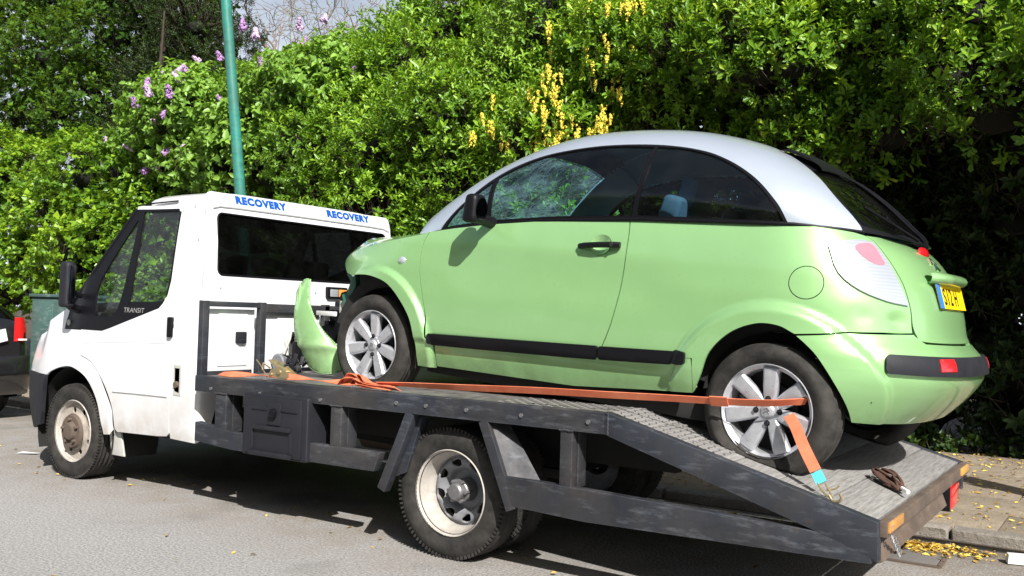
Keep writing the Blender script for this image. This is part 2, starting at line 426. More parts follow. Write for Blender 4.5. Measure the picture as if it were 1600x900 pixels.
def worn(name,base,under,rust,rough=.5,metal=0,scale=9,amt=.5,scr=(1.2,1,5)):
    """old painted steel: scratches through to metal, rust blooms, dust"""
    m=NT(name);co=m.coord()
    n1=m.noise(scale,8,.65,co);n2=m.noise(scale*.35,6,.6,co);sc=m.noise(6,6,.7,m.coord(scr))
    c=m.mix(m.ramp(n2,[(.3,0),(.7,.8)]),base,tuple(x*2.0+.012 for x in base))
    c=m.mix(m.ramp(sc,[(.54,0),(.70,.55*amt)]),c,under)
    c=m.mix(m.ramp(n1,[(.70-.1*amt,0),(.80,.8)]),c,rust)
    c=m.mix(m.ramp(m.noise(2.2,6,.7,m.coord((1,1,.6))),[(.42,0),(.68,.55)]),c,(.062,.052,.043));c=m.mix(m.ramp(m.noise(5,7,.75,m.coord((.5,1,2.5))),[(.52,0),(.7,.5)]),c,tuple(x*.45 for x in base))
    bv=m.n('ShaderNodeBevel',i_Radius=.009);bv.samples=4;ge=m.n('ShaderNodeNewGeometry');dp=m.n('ShaderNodeVectorMath',operation='DOT_PRODUCT');m.l(bv.outputs[0],dp.inputs[0]);m.l(ge.outputs['Normal'],dp.inputs[1])
    ed=m.math('MULTIPLY',m.ramp(dp.outputs['Value'],[(.80,1),(.97,0)]),m.ramp(m.noise(16,5,.7,co),[(.35,0),(.65,.55)]));c=m.mix(ed,c,under)
    m.set(col=c,metal=metal,rough=m.ramp(n1,[(.3,rough),(.7,min(1,rough+.3))]))
    m.bump(n1,.25,.004);return m.m
def rrect(x0,x1,y0,y1,r,n=5,sk=0.0):
    o=[]
    for cx,cy,a in((x1-r,y0+r,-90),(x1-r,y1-r,0),(x0+r,y1-r,90),(x0+r,y0+r,180)):
        for k in range(n+1):
            t=R(a+90*k/n);o.append((cx+r*math.cos(t),cy+r*math.sin(t)))
    return [(x,y+sk*(x-x0)) for x,y in o]
def text_on(name,s,fn,x0,x1,y0,y1,mat,parent,bold=.025,d=.0015,**k):
    '''lettering as cut vinyl: glyph outlines fitted to x0..x1, y0..y1 and laid on a surface'''
    cu=bpy.data.curves.new(name,'FONT');cu.body=s;cu.offset=bold;cu.space_character=1+bold*2.2;cu.resolution_u=3;ob=bpy.data.objects.new(name,cu);COL.objects.link(ob)
    dg=bpy.context.evaluated_depsgraph_get();me=bpy.data.meshes.new_from_object(ob.evaluated_get(dg));bpy.data.objects.remove(ob)
    V=np.array([v.co[:2] for v in me.vertices]);lo,hi=V.min(0),V.max(0);U=(V-lo)/(hi-lo)
    for v,(a,b) in zip(me.vertices,U):v.co=Vector(tuple(map(float,fn(x0+a*(x1-x0),y0+b*(y1-y0),d))))
    me.name=name;me.materials.clear();me.materials.append(mat);me.update()
    o=bpy.data.objects.new(name,me);COL.objects.link(o);o.parent=parent;return tag(o,**k)
def paint(name,col,dirt=(.12,.10,.08),metal=.0,zlow=.2,zhigh=.45,amt=.5,rough=.28,flake=False,fade=0.0):
    m=NT(name);co=m.coord();sp=m.n('ShaderNodeSeparateXYZ');m.l(m.n('ShaderNodeTexCoord').outputs['Object'],sp.inputs[0])
    n=m.noise(5,6,.6,co);n2=m.noise(40,4,.6,co)
    g=m.n('ShaderNodeMapRange',i_1=zlow,i_2=zhigh,i_3=1.0,i_4=0.0);m.l(sp.outputs[2],g.inputs[0])
    d=m.math('MULTIPLY',g.outputs[0],m.ramp(n,[(.3,.1),(.75,1)]));d=m.math('MULTIPLY',d,amt,True)
    d2=m.math('MULTIPLY',m.ramp(n2,[(.55,0),(.8,1)]),m.ramp(n,[(.45,0),(.8,.25)]))
    d=m.math('MAXIMUM',d,m.math('MULTIPLY',d2,amt))
    base=m.mix(m.ramp(n,[(.3,0),(.7,1)]),tuple(x*.97 for x in col),tuple(min(1,x*1.03) for x in col))
    m.set(col=m.mix(d,base,dirt),metal=metal,coat=.8,coatr=.06,spec=.5)
    m.set(rough=m.ramp(d,[(0,rough),(1,.85)]))
    w=m.noise(1.6,2,.5,co);m.bump(w,.02,.05)
    return m.m
M={}
M['green']=paint('green_paint',(.325,.60,.26),dirt=(.075,.07,.045),metal=.42,zlow=.20,zhigh=.46,amt=.95,rough=.30)
M['silver']=paint('silver_paint',(.56,.63,.73),metal=.5,amt=.1,rough=.32)
M['white']=paint('white_paint',(.66,.68,.71),dirt=(.27,.21,.15),zlow=.34,zhigh=.85,amt=.85,rough=.35)
M['blackpaint']=paint('black_car_paint',(.012,.012,.014),amt=.15,rough=.2)
M['trim']=simple('black_trim',(.005,.005,.007),.45,bump=.05,spec=.22)
M['trimdust']=simple('dusty_black_plastic',(.014,.015,.020),.6,var=.35,scale=9,bump=.15,spec=.3)
M['rubber']=simple('seal_rubber',(.004,.004,.006),.5,spec=.2)
M['dark']=simple('dark_underside',(.012,.012,.012),.85,var=.4)
M['cabin']=simple('dark_cabin_plastic',(.07,.10,.15),.7)
M['seat']=simple('grey_seat_fabric',(.075,.12,.16),.9,var=.25,scale=60,bump=.3)
M['lightgrey']=simple('light_grey_plastic',(.42,.42,.40),.55,var=.2)
M['chrome']=simple('bright_metal',(.7,.7,.72),.2,metal=1)
M['mirror']=simple('mirror_glass',(.16,.17,.22),.03,metal=1,var=0)
M['red']=simple('red_lens',(.65,.015,.02),.12,coat=.5)
M['pink']=simple('faded_red_lens',(.50,.17,.22),.14,coat=.6)
M['amber']=simple('amber_lens',(.7,.28,.06),.15,coat=.6)
M['yellow']=simple('yellow_plate',(.95,.62,.01),.35,var=.05)
M['plateblue']=simple('plate_blue_band',(.03,.20,.62),.35,var=.05)
M['ink']=simple('plate_black_ink',(.01,.01,.01),.5)
M['letterblue']=simple('blue_lettering',(.003,.07,.36),.4,var=.06)
M['lettergrey']=simple('grey_lettering',(.28,.28,.28),.5)
M['steel']=worn('navy_black_steel',(.012,.015,.022),(.15,.17,.20),(.11,.065,.04),.42,.15,scale=7,amt=.75)
M['rust']=worn('rusty_steel',(.085,.062,.048),(.20,.165,.13),(.12,.065,.038),.75,.2,scale=14,amt=1)
M['orange_edge']=worn('worn_orange_marking',(.38,.18,.035),(.24,.18,.12),(.13,.08,.05),.8,0,scale=12,amt=2.0)
M['wheelwhite']=worn('dusty_white_rim',(.33,.31,.285),(.48,.46,.44),(.10,.07,.05),.5,0,scale=11,amt=.9)
M['wheelrust']=worn('rust_stained_wheel',(.27,.24,.21),(.42,.40,.37),(.085,.055,.038),.6,0,scale=6,amt=2.2)
M['wheelgrey']=worn('grey_wheel_disc',(.16,.17,.19),(.3,.3,.3),(.14,.10,.08),.55,.3,scale=14,amt=.6)
M['lens']=None
def lens():
    m=NT('clear_lamp_lens');co=m.coord((1,1,1));w=m.n('ShaderNodeTexWave',i_Scale=22.0,i_Distortion=1.5);w.bands_direction='Z';m.l(co,w.inputs[0])
    c=m.mix(m.ramp(w.outputs['Fac'],[(.3,0),(.8,1)]),(.47,.51,.57),(.52,.56,.61));m.set(col=c,rough=.08,metal=.45,coat=1.0,coatr=.03);m.bump(w.outputs['Fac'],.04,.003);return m.m
M['lens']=lens()
def alloy():
    m=NT('scuffed_alloy');n=m.noise(26,6,.7,m.coord());c=m.mix(m.ramp(n,[(.35,0),(.7,1)]),(.50,.52,.56),(.62,.64,.68))
    c=m.mix(m.ramp(m.noise(60,5,.7,m.coord()),[(.62,0),(.75,.7)]),c,(.16,.13,.11))
    m.set(col=c,rough=m.ramp(n,[(.3,.25),(.8,.5)]),metal=.6);m.bump(n,.12,.003);return m.m
M['alloy']=alloy()
def tyre():
    m=NT('worn_tyre_rubber');co=m.coord();n=m.noise(18,6,.65,co);n2=m.noise(3,4,.6,co)
    c=m.mix(m.ramp(n,[(.35,0),(.7,1)]),(.012,.0118,.0115),(.040,.038,.036));c=m.mix(m.ramp(n2,[(.45,0),(.75,.6)]),c,(.070,.064,.056))
    m.set(col=c,rough=.82,spec=.3);m.bump(m.noise(90,5,.7,co),.35,.003);return m.m
M['tyre']=tyre()
def glass(name,tint,refl=.9,dirt=.08,rough=.02,ior=1.5):
    m=NT(name);t=m.t;t.nodes.remove(m.b)
    tr=m.n('ShaderNodeBsdfTransparent');tr.inputs[0].default_value=(*tint,1)
    gl=m.n('ShaderNodeBsdfGlossy',i_Roughness=rough);gl.inputs[0].default_value=(refl,refl,refl,1)
    fr=m.n('ShaderNodeFresnel',i_IOR=ior);mx=m.n('ShaderNodeMixShader')
    m.l(fr.outputs[0],mx.inputs[0]);m.l(tr.outputs[0],mx.inputs[1]);m.l(gl.outputs[0],mx.inputs[2])
    df=m.n('ShaderNodeBsdfDiffuse');df.inputs[0].default_value=(.30,.31,.30,1);m2=m.n('ShaderNodeMixShader')
    d=m.ramp(m.noise(7,7,.7,m.coord()),[(.4,dirt*.4),(.8,dirt*2)]);m.l(d,m2.inputs[0]);m.l(mx.outputs[0],m2.inputs[1]);m.l(df.outputs[0],m2.inputs[2])
    m.l(m2.outputs[0],m.o.inputs[0]);return m.m
M['glass']=glass('blue_tinted_glass',(.55,.76,.86),dirt=.012,ior=1.6)
M['cabglass']=glass('cab_side_glass',(.62,.72,.70),dirt=.05)
M['privacy']=glass('dark_rear_glass',(.02,.022,.025),refl=.55,dirt=.008,ior=1.5)
def cracked():
    m=NT('crazed_windscreen');t=m.t;t.nodes.remove(m.b);co=m.coord()
    w=m.noise(4,3,.5,co,out='Color');vm=m.n('ShaderNodeMix',data_type='VECTOR');vm.inputs[0].default_value=.10;m.l(co,vm.inputs[4]);m.l(w,vm.inputs[5]);wc=vm.outputs[1]
    L=[]
    for sc,wd in ((38.0,.10),(13.0,.05),(5.0,.025)):
        v=m.n('ShaderNodeTexVoronoi',i_Scale=sc,feature='DISTANCE_TO_EDGE');m.l(wc,v.inputs['Vector']);L.append(m.ramp(v.outputs['Distance'],[(0,1),(wd,0)]))
    # rings of cracking round the blow
    d=m.n('ShaderNodeVectorMath',operation='DISTANCE');m.l(wc,d.inputs[0]);d.inputs[1].default_value=(.62,.10,1.38)
    rg=m.n('ShaderNodeMath',operation='SINE');m.l(m.math('MULTIPLY',d.outputs['Value'],70.0),rg.inputs[0]);L.append(m.math('MULTIPLY',m.ramp(rg.outputs[0],[(.90,0),(.99,1)]),m.ramp(m.noise(9,3,.6,co),[(.45,0),(.55,1)])))
    f=L[0]
    f=m.math('MULTIPLY',f,m.ramp(m.noise(5,4,.6,co),[(.42,.05),(.60,1)]))
    for x in L[1:]:f=m.math('MAXIMUM',f,x)
    patch=m.ramp(m.noise(2.6,4,.65,co),[(.36,.12),(.58,1)])
    haze=m.math('MULTIPLY',m.ramp(m.noise(12,5,.7,co),[(.4,.16),(.65,.60)]),patch)
    f=m.math('MAXIMUM',m.math('MULTIPLY',f,m.math('ADD',m.math('MULTIPLY',patch,.75),.1)),haze)
    tr=m.n('ShaderNodeBsdfTransparent');tr.inputs[0].default_value=(.42,.68,.70,1)
    d1=m.n('ShaderNodeBsdfDiffuse');d1.inputs[0].default_value=(.90,.97,.97,1);d2=m.n('ShaderNodeBsdfTranslucent');d2.inputs[0].default_value=(.75,.97,1,1)
    ms=m.n('ShaderNodeMixShader');ms.inputs[0].default_value=.5;m.l(d1.outputs[0],ms.inputs[1]);m.l(d2.outputs[0],ms.inputs[2])
    mx=m.n('ShaderNodeMixShader');m.l(f,mx.inputs[0]);m.l(tr.outputs[0],mx.inputs[1]);m.l(ms.outputs[0],mx.inputs[2]);m.l(mx.outputs[0],m.o.inputs[0]);return m.m
M['cracked']=cracked()
def strap():
    m=NT('faded_orange_webbing');co=m.coord();w=m.n('ShaderNodeTexWave',i_Scale=70.0,i_Distortion=.6);m.l(co,w.inputs[0])
    n=m.noise(6,6,.65,co);c=m.mix(m.ramp(n,[(.3,0),(.7,1)]),(.50,.085,.03),(.66,.20,.10));c=m.mix(m.ramp(w.outputs['Fac'],[(.3,0),(.9,.25)]),c,(.72,.32,.20))
    m.set(col=c,rough=.85);m.bump(w.outputs['Fac'],.3,.002);return m.m
M['strap']=strap()
M['tealtag']=simple('teal_label',(.08,.50,.56),.5)
M['pole']=worn('teal_green_pole_paint',(.010,.15,.12),(.3,.4,.38),(.02,.16,.12),.35,0,scale=5,amt=.25)
M['boxgreen']=worn('weathered_green_cabinet',(.03,.075,.068),(.17,.22,.21),(.24,.27,.26),.7,0,scale=5,amt=1.6)
M['rope']=simple('dark_brown_rope',(.07,.035,.025),.9,var=.5,scale=40)
M['whitebit']=simple('white_card',(.75,.76,.78),.5)
# ------------------------------------------------------------------ recovery truck
T_=empty('recovery_truck',(0,0,0),label='white recovery truck with open black steel flatbed carrying the green car',cat='truck')
def deck_z(x): return .838 if x<4.42 else .838-(x-4.42)*.275
def both(name,surf,outline,mat,parent,**k):
    panel(name,surf,outline,mat,parent,**k);panel(name,surf,outline,mat,parent,mirror=True,**k)
M['chrome2']=simple('dull_hub_metal',(.20,.20,.21),.45,metal=.6,var=.4,scale=30)
M['strip']=simple('pale_sign_strip',(.56,.62,.70),.4,var=.03)
def truck():
    W=M['white'];S=M['steel'];CB=cab_body
    flare=[(.076,.896),(.222,.845),(.375,.71),(.488,.543),(.522,.40)]
    door=[(.085,1.083)]+[(a+.011,b+.004) for a,b in smooth_poly(flare,closed=False)]+[(.56,.388),(1.0,.40),(1.10,.408),(1.128,.43),(1.117,.59),(1.12,.8),(1.155,1.04),(1.093,1.25),(1.078,1.5),(1.052,1.8),(1.035,1.955),(.50,1.972),(.49,1.948),(.96,1.93),(.994,1.91),(1.005,1.75),(1.03,1.44),(1.02,1.34),(.985,1.285),(.955,1.255),(.43,1.105),(.34,1.083)]
    quarter=smooth_poly([(.24,1.44),(.52,1.852),(.545,1.84),(.535,1.5),(.512,1.285),(.445,1.185),(.27,1.18),(.24,1.21)],corners=(1,),n=3)
    mainw=smooth_poly([(.586,1.925),(.965,1.918),(.985,1.90),(1.018,1.44),(1.008,1.345),(.98,1.30),(.64,1.290),(.622,1.31)],corners=(0,3,4),n=3)
    black=[(-.118,1.245),(-.15,1.083),(.34,1.078),(.43,1.100),(.955,1.250),(.99,1.283),(1.025,1.34),(1.036,1.44),(1.01,1.75),(1.0,1.91),(.965,1.935),(.485,1.945),(.133,1.50)]
    arch=smooth_poly([(.43,.36),(.412,.42),(.345,.592),(.214,.735),(.04,.805),(-.103,.803),(-.25,.765),(-.325,.728)],closed=False)
    fender=[(.075,1.076)]+list(smooth_poly(flare,closed=False))+[(.50,.365)]+list(arch)+[(-.62,.738),(-.95,.742),(-CS_AX,.745),(-CS_AX,.93),(-1.1,.935),(-.9,.95),(-.6,1.03),(-.3,1.165),(-.12,1.25),(-.155,1.076)]
    bumper=[(-.33,.722),(-.342,.58),(-.352,.45),(-.38,.36),(-.6,.31),(-CS_AX,.28),(-CS_AX,.738),(-.62,.732)]
    for mir in (False,True):
        d=panel('cab_door',CB,door,W,T_,mirror=mir,h=.05)
        if not mir:d['label']='white cab door with black window surround'
        wt=panel('window_surround',CB,black,M['trim'],d,mirror=mir,holes=(quarter,mainw),off=.001,h=.06)
        panel('quarter_window',CB,quarter,M['cabglass'],d,mirror=mir,off=-.01,flange=0)
        panel('door_window',CB,mainw,M['cabglass'],d,mirror=mir,off=-.01,flange=0)
        panel('front_wing',CB,fender,W,T_,mirror=mir,h=.045)
        panel('front_bumper',CB,bumper,M['trimdust'],T_,mirror=mir,h=.06,off=.012,flange=.03)
        panel('headlamp',CB,smooth_poly([(-1.36,.79),(-1.06,.80),(-1.05,.9),(-1.3,.9)]),M['lens'],T_,mirror=mir,off=.006)
        sg=-1 if not mir else 1
        sgx=-1 if not mir else 1
        mb=MB();lf=(lambda a,b,dd:cab_body(a,b,-dd)) if not mir else (lambda a,b,dd:cab_body(1.375-a,b,-dd)*np.array([1,-1,1]))
        text_on('side_lettering','TRANSIT',lf,.575,.805,1.215,1.248,M['lettergrey'],wt,bold=.0,d=.003)
        surf_tube('swage_line',CB,[(.50,.664),(.75,.668),(1.10,.670)],.007,W,d,mirror=mir,off=.001)
        surf_tube('body_crease',CB,[(.12,.985),(.4,1.0),(.8,1.015),(1.12,1.02)],.004,W,d,mirror=mir,off=-.002)
        # pull handle
        mb=MB();mb.box((1.112,sg*.968,1.128),(.042,.03,.135));mb.build('door_handle',M['trim'],d,bevel=.01)
        # fuel recess on the near side
        fr=[(1.165,.686),(1.238,.684),(1.236,.882),(1.160,.882)]
        sl=[(1.172,.71),(1.222,.70),(1.222,.862),(1.168,.862)]
        panel('fuel_recess_frame',CB,fr,M['lightgrey'],T_,mirror=mir,off=.004,holes=(sl,),flange=.02)
        panel('fuel_recess',CB,sl,M['dark'],T_,mirror=mir,off=-.0,flange=.0)
        MB().cyl((1.195,sg*.966,.755),.022,.02,'y',16).build('fuel_cap',M['rust'],T_,bevel=.003)
    def wall():
        c2=2*CSC-2*CS_AX
        left=[(1.045,1.955),(1.062,1.8),(1.088,1.5),(1.103,1.25),(1.165,1.04),(1.13,.8),(1.127,.59),(1.138,.42),(1.12,.402)]
        sill=[(1.138,.395),(1.405,.388),(1.6,.45)]
        L=[(1.045,1.985),(1.045,1.955),(1.062,1.8),(1.088,1.5),(1.103,1.25),(1.165,1.04),(1.13,.8),(1.127,.59),(1.14,.398),(1.405,.388),(1.50,.42),(1.55,.60)]
        out=L+[(c2-a,b) for a,b in L[::-1]]
        w0,w1=1.545,c2-1.545
        hole=np.array(rrect(w0,w1,1.487,1.888,.035))
        out=L[:1][:0]+out
        wp=panel('cab_rear_wall',CB,[(1.40,1.99),*out,(c2-1.40,1.99),(c2-1.50,2.032),(1.50,2.032)],W,T_,holes=(hole,),h=.025)
        panel('rear_window',CB,hole,M['privacy'],wp,off=-.008,flange=0,h=.08)
        surf_tube('window_seal',CB,list(offset_poly(hole,.004))+[tuple(offset_poly(hole,.004)[0])],.007,M['rubber'],wp,off=-.001)
        surf_tube('gutter_lip',CB,[(1.50,1.925),(1.56,1.94),(1.7,1.944),(2.37,1.946),(3.04,1.944),(3.18,1.94),(3.24,1.925)],.011,W,wp,off=.002)
        mb=MB()
        f=lambda a,b,d:cab_body(a,b,-d)
        for s0,s1 in ((1.70,2.158),(2.560,3.030)):
            panel('sign_strip',CB,rrect(s0-.012,s1+.012,1.963,2.029,.004),M['strip'],wp,off=.0015,flange=.0012,h=.05)
            text_on('recovery_lettering','RECOVERY',f,s0,s1,1.969,2.026,M['letterblue'],wp,bold=.065,d=.0032)
        for a,b in ((1.135,1.946),(1.242,1.715),(1.56,1.40),(2.42,1.40)):
            p=cab_body(a,b,-.002);MB().cyl(tuple(p),.008,.008,'y' if a<1.4 else 'x',10).build('plug',M['lightgrey'],wp)
        # rear lamp cluster on the wall
        mb=MB();mb.box((1.405,.26,1.40),(.05,.21,.09));lm=mb.build('lamp_housing',M['trim'],T_,bevel=.012)
        MB().box((1.433,.215,1.40),(.01,.08,.055)).build('lens',M['lens'],lm,bevel=.004)
        MB().box((1.433,.305,1.40),(.01,.08,.055)).build('lens',M['amber'],lm,bevel=.004)
    wall()
    # roof
    n,m=72,14;V=[]
    P=np.zeros((m+2,n+1,3))
    for j in range(n+1):
        a=2*math.pi*j/n;c,s=math.cos(a),math.sin(a);e=2/7
        ux=abs(c)**e*(1 if c>0 else -1);uy=abs(s)**e*(1 if s>0 else -1)
        for i in range(m+2):
            r=1 if i>m else (i/m)**.6
            x=.922+.420*ux*r;y=.800*uy*r
            z=2.022+.036*math.sqrt(max(0,1-r**5)) if i<=m else 1.955
            z-=.055*max(0,(.80-x)/.32)**2
            P[i,j]=(x,y,z)
    mb=MB().grid(P);mb.build('cab_roof',W,T_,ang=60)
    surf_tube('roof_seam',CB,[(.49,1.975),(.7,1.985),(.93,1.99)],.005,M['rubber'],T_,off=.003)
    surf_tube('roof_seam',CB,[(.49,1.975),(.7,1.985),(.93,1.99)],.005,M['rubber'],T_,off=.003,mirror=True)
    # windscreen and bonnet, lofted between the two sides
    def loft(line,bul,axis,nv=18,zc=0):
        a=CB(np.array([p[0] for p in line]),np.array([p[1] for p in line]));P=np.zeros((len(a),nv+1,3))
        for i,p in enumerate(a):
            for j in range(nv+1):
                v=-1+2*j/nv;k=1-abs(v)**2.2
                P[i,j]=(p[0]-bul*k,-p[1]*v,p[2]+zc*k)
        return MB().grid(P)
    aw=[(.49,1.95),(.40,1.84),(.27,1.68),(.133,1.51),(0,1.375),(-.12,1.26)]
    loft(aw,.12,0).build('windscreen',M['cabglass'],T_,keep=True)
    for mir in(False,True):
        surf_tube('windscreen_pillar',CB,aw,.02,M['trim'],T_,mirror=mir,off=-.012)
    loft([(-.12,1.25),(-.3,1.165),(-.6,1.03),(-.9,.95),(-1.1,.935),(-1.5,.93)],.0,0,zc=.05).build('bonnet',W,T_,keep=True)
    # cab inside
    mb=MB();mb.box((.42,0,.44),(1.75,1.72,.14));mb.build('cab_floor',M['dark'],T_,bevel=.02)
    mb=MB();mb.box((.12,0,1.0),(.42,1.68,.36),taper=.9);mb.box((.20,-.42,1.22),(.2,.36,.1));mb.build('dashboard',M['cabin'],T_,bevel=.04)
    for y,w in ((-.5,.48),(.28,.86)):
        mb=MB();mb.box((.82,y,.82),(.48,w,.16));mb.box((1.08,y,1.18),(.13,w,.62),rot=(0,.12,0));mb.box((1.12,y,1.56),(.09,min(w*.55,.3),.16),rot=(0,.12,0));mb.build('cab_seat',M['seat'],T_,bevel=.03)
    c=Vector((.47,.42,1.17));mb=MB();mb.tube([c+Vector((.11*math.sin(a)*.5,.19*math.cos(a),.19*math.sin(a)*.85)) for a in np.linspace(0,2*math.pi,25)[:-1]],.014,8,closed=True);mb.bar(c+Vector((0,-.18,0)),c+Vector((0,.18,0)),.02,.03);mb.tube([c,c+Vector((-.25,0,-.15))],.03);mb.build('steering_wheel',M['trim'],T_)
    # door mirrors
    for sg in (-1,1):
        mb=MB();mb.box((.055,sg*1.06,1.40),(.11,.085,.33),taper=.92);mm=mb.build('door_mirror',M['trimdust'],T_,bevel=.035,seg=4)
        MB().box((.111,sg*1.06,1.40),(.006,.055,.27)).build('mirror_glass',M['mirror'],mm,bevel=.003)
        mb=MB();mb.tube([(.04,sg*.95,1.22),(.05,sg*1.02,1.24),(.05,sg*1.07,1.28)],.03,8);mb.tube([(.04,sg*.94,1.32),(.05,sg*1.05,1.36)],.02,8);mb.build('mirror_arm',M['trim'],mm)
        MB().cyl((-.10,sg*.935,1.125),.022,.02,'y',16).build('wing_plug',M['lightgrey'],T_)
    # wheel housings and mud flaps
    for sg in (-1,1):
        mb=MB();mb.lathe([(.47,sg*.93),(.47,sg*.55),(.1,sg*.55)],24,c=(0,0,.34),a0=-20,a1=200);mb.build('wheel_housing',M['dark'],T_)
        mb=MB();mb.prism([(.40,.42),(.445,.215),(.59,.215),(.535,.40),(.50,.47)],lambda a,b,d:(a,d,b),sg*.90,sg*.915);mb.build('mud_flap',M['lightgrey'] if sg<0 else M['trim'],T_,bevel=.003)
    # ---- flatbed
    fr=MB()
    for sg in (-1,1):
        y=sg*1.03
        MB().bar((1.50,y,.790),(4.42,y,.790),.055,.10).build('side_rail',S,T_,bevel=.005)
        L=math.hypot(1.19,.327)
        mb=MB();mb.prism([(4.42,.84),(5.605,.514),(5.605,.36),(5.53,.395),(4.42,.735),(4.40,.74),(4.40,.84)],lambda a,b,d:(a,d,b),y-.0285,y+.0285);mb.build('ramp_rail',S,T_,bevel=.005)
        mb=MB();mb.prism([(1.515,.55),(1.86,.515),(3.05,.515),(3.01,.41),(1.86,.408),(1.515,.43)],lambda a,b,d:(a,d,b),y-.0265,y+.0265);mb.build('lower_rail',S,T_,bevel=.005)
        mb=MB();mb.prism([(3.86,.485),(4.30,.478),(5.58,.440),(5.58,.350),(4.30,.328),(3.90,.345)],lambda a,b,d:(a,d,b),y-.0265,y+.0265);mb.build('lower_rail',S,T_,bevel=.005)
        for x0,x1 in ((1.70,1.80),(2.68,2.76),(4.17,4.235)):
            b=.508 if x0<3.5 else .473
            MB().box(((x0+x1)/2,y,(.742+b)/2),(x1-x0,.05,.742-b)).build('post',S,T_,bevel=.004)
            MB().box((x1+.004,y+sg*-.06,(.742+b)/2),(.008,.075,.742-b)).build('post_flange',S,T_,bevel=.002)
        for a,b,nm in (((3.25,.745),(3.065,.32),1),((3.72,.745),(3.90,.325),-1)):
            MB().bar((a[0],y,a[1]),(b[0],y,b[1]),.052,.055,up=(1,0,0)).build('wheel_brace',S,T_,bevel=.004)
        mb=MB();mb.add([(3.745,y,.742),(3.775,y-sg*.12,.742),(4.04,y-sg*.02,.478),(3.86,y,.478)],[(0,1,2,3)]);mb.build('gusset',S,T_);mb=MB();mb.prism([(3.245,.70),(3.29,.72),(3.19,.42),(3.09,.38)],lambda a,b,d:(a,d,b),y-sg*.03,y-sg*.10);mb.build('gusset',S,T_)
    MB().box((1.53,0,.79),(.06,2.0,.09)).build('front_beam',S,T_,bevel=.005)
    for sg in (-1,1):
        for x in (1.66,2.10,2.60,3.16,3.36,3.62,3.95,4.32):
            MB().cyl((x,sg*1.0605,.765 if x<3 else .790),.011,.010,'y',6).build('bolt',M['chrome2'],T_)
        mb=MB()
        for x0,x1 in ((1.70,1.80),(2.68,2.76),(4.17,4.235)):
            mb.tube([(x0-.004+(x1-x0+.008)*t,sg*1.058,.741+.0015*math.sin(t*40)) for t in np.linspace(0,1,9)],.0055,6)
        mb.tube([(4.42+.0015*math.sin(t*30),sg*1.0585,.742+t*.096) for t in np.linspace(0,1,12)],.005,6)
        mb.build('weld_bead',S,T_,kind='stuff')
    # headboard of square tube in front of white lockers
    for y in (-1.03,-.565,.03,.57,1.03):
        MB().box((1.53,y,1.075),(.045,.05,.47)).build('headboard_post',S,T_,bevel=.004)
    MB().box((1.53,-.7975,1.29),(.045,.415,.035)).build('headboard_rail',S,T_,bevel=.004)
    MB().box((1.53,.232,1.275),(.045,1.545,.055)).build('headboard_rail',S,T_,bevel=.004)
    for y0,y1 in ((-1.0,-.60),(-.53,0.0),(.06,.54),(.60,1.0)):
        mb=MB();mb.box((1.475,(y0+y1)/2,1.06),(.06,y1-y0,.40));mb.box((1.508,(y0+y1)/2+.02,1.06),(.008,(y1-y0)*.6,.34));lk=mb.build('white_locker',W,T_,bevel=.006)
        mb=MB();mb.box((1.518,y0+.28,1.075),(.02,.085,.075));mb.box((1.526,y0+.28,1.05),(.02,.06,.03));mb.build('locker_latch',M['trimdust'],lk,bevel=.008)
    # deck
    MB().box((2.96,0,.826),(2.86,2.0,.02)).build('deck_plate',M['deck'],T_,bevel=.003)
    sl=math.atan(.275);n=6;xs=np.linspace(4.40,5.585,n+1)
    for i in range(n):
        x=(xs[i]+xs[i+1])/2;MB().box((0,0,0),((xs[1]-xs[0])/math.cos(sl)-.006,2.0,.02)).build('deck_plank',M['ramp'],T_,bevel=.002,loc=(x,0,deck_z(x)-.0135-.0015*(i%2)));bpy.data.objects[-1:] if False else None
        o=T_.children[-1] if False else None
    for o in T_.children:
        if o.name.startswith('deck_plank'):o.rotation_euler=(0,sl,0)
    # raised diamond lugs near the knee of the deck
    mb=MB()
    for i in range(34):
        for j in range(12):
            x=3.75+i*.036;y=-.985+j*.036;z=(deck_z(x)+.0005 if x>4.42 else .8365);a=R(45 if (i+j)%2 else -45)
            zz=lambda dx:z-(dx*.275 if x>4.42 else 0)
            ca,sa=math.cos(a),math.sin(a);q=[(.014,0),(0,.004),(-.014,0),(0,-.004)]
            P=[(x+u*ca-v*sa,y+u*sa+v*ca,zz(u*ca-v*sa)) for u,v in q];P.append((x,y,z+.004))
            mb.add(P,[(0,1,4),(1,2,4),(2,3,4),(3,0,4)])
    mb.build('tread_lugs',M['lug'],T_,kind='stuff')
    # rear end of the ramp
    mb=MB();mb.box((5.615,0,.484),(.035,2.06,.060));mb.build('rear_beam',M['rust'],T_,bevel=.004)
    for y0,y1 in ((-1.02,-.76),(.76,.99)):
        MB().box((5.634,(y0+y1)/2,.490),(.012,y1-y0,.040)).build('marker_patch',M['orange_edge'],T_,bevel=.002)
    mb=MB();mb.box((5.585,-.25,.395),(.02,1.5,.10),rot=(0,-.35,0));mb.build('ramp_flap',M['rust'],T_,bevel=.003)
    for y in (-.9,.62):
        if y>0:
            lb=MB().box((5.60,y,.385),(.06,.26,.115)).build('tail_lamp',M['red'],T_,bevel=.01)
            lb['label']='red tail lamp under the ramp end'
            MB().box((5.59,y-.14,.385),(.07,.02,.13)).build('lamp_bracket',M['trim'],lb,bevel=.003)
    mb=MB()
    for k in range(9):
        c=Vector((5.63,-.93+.012*(k%2),.44-.0*k))+Vector((.0,.018*k,-.012*k));mb.tube([c+Vector((.008*math.cos(a)*(k%2),.013*math.cos(a)*(1-k%2*.5),.013*math.sin(a))) for a in np.linspace(0,2*math.pi,9)[:-1]],.003,5,closed=True)
    mb.build('chain',M['chrome'],T_)
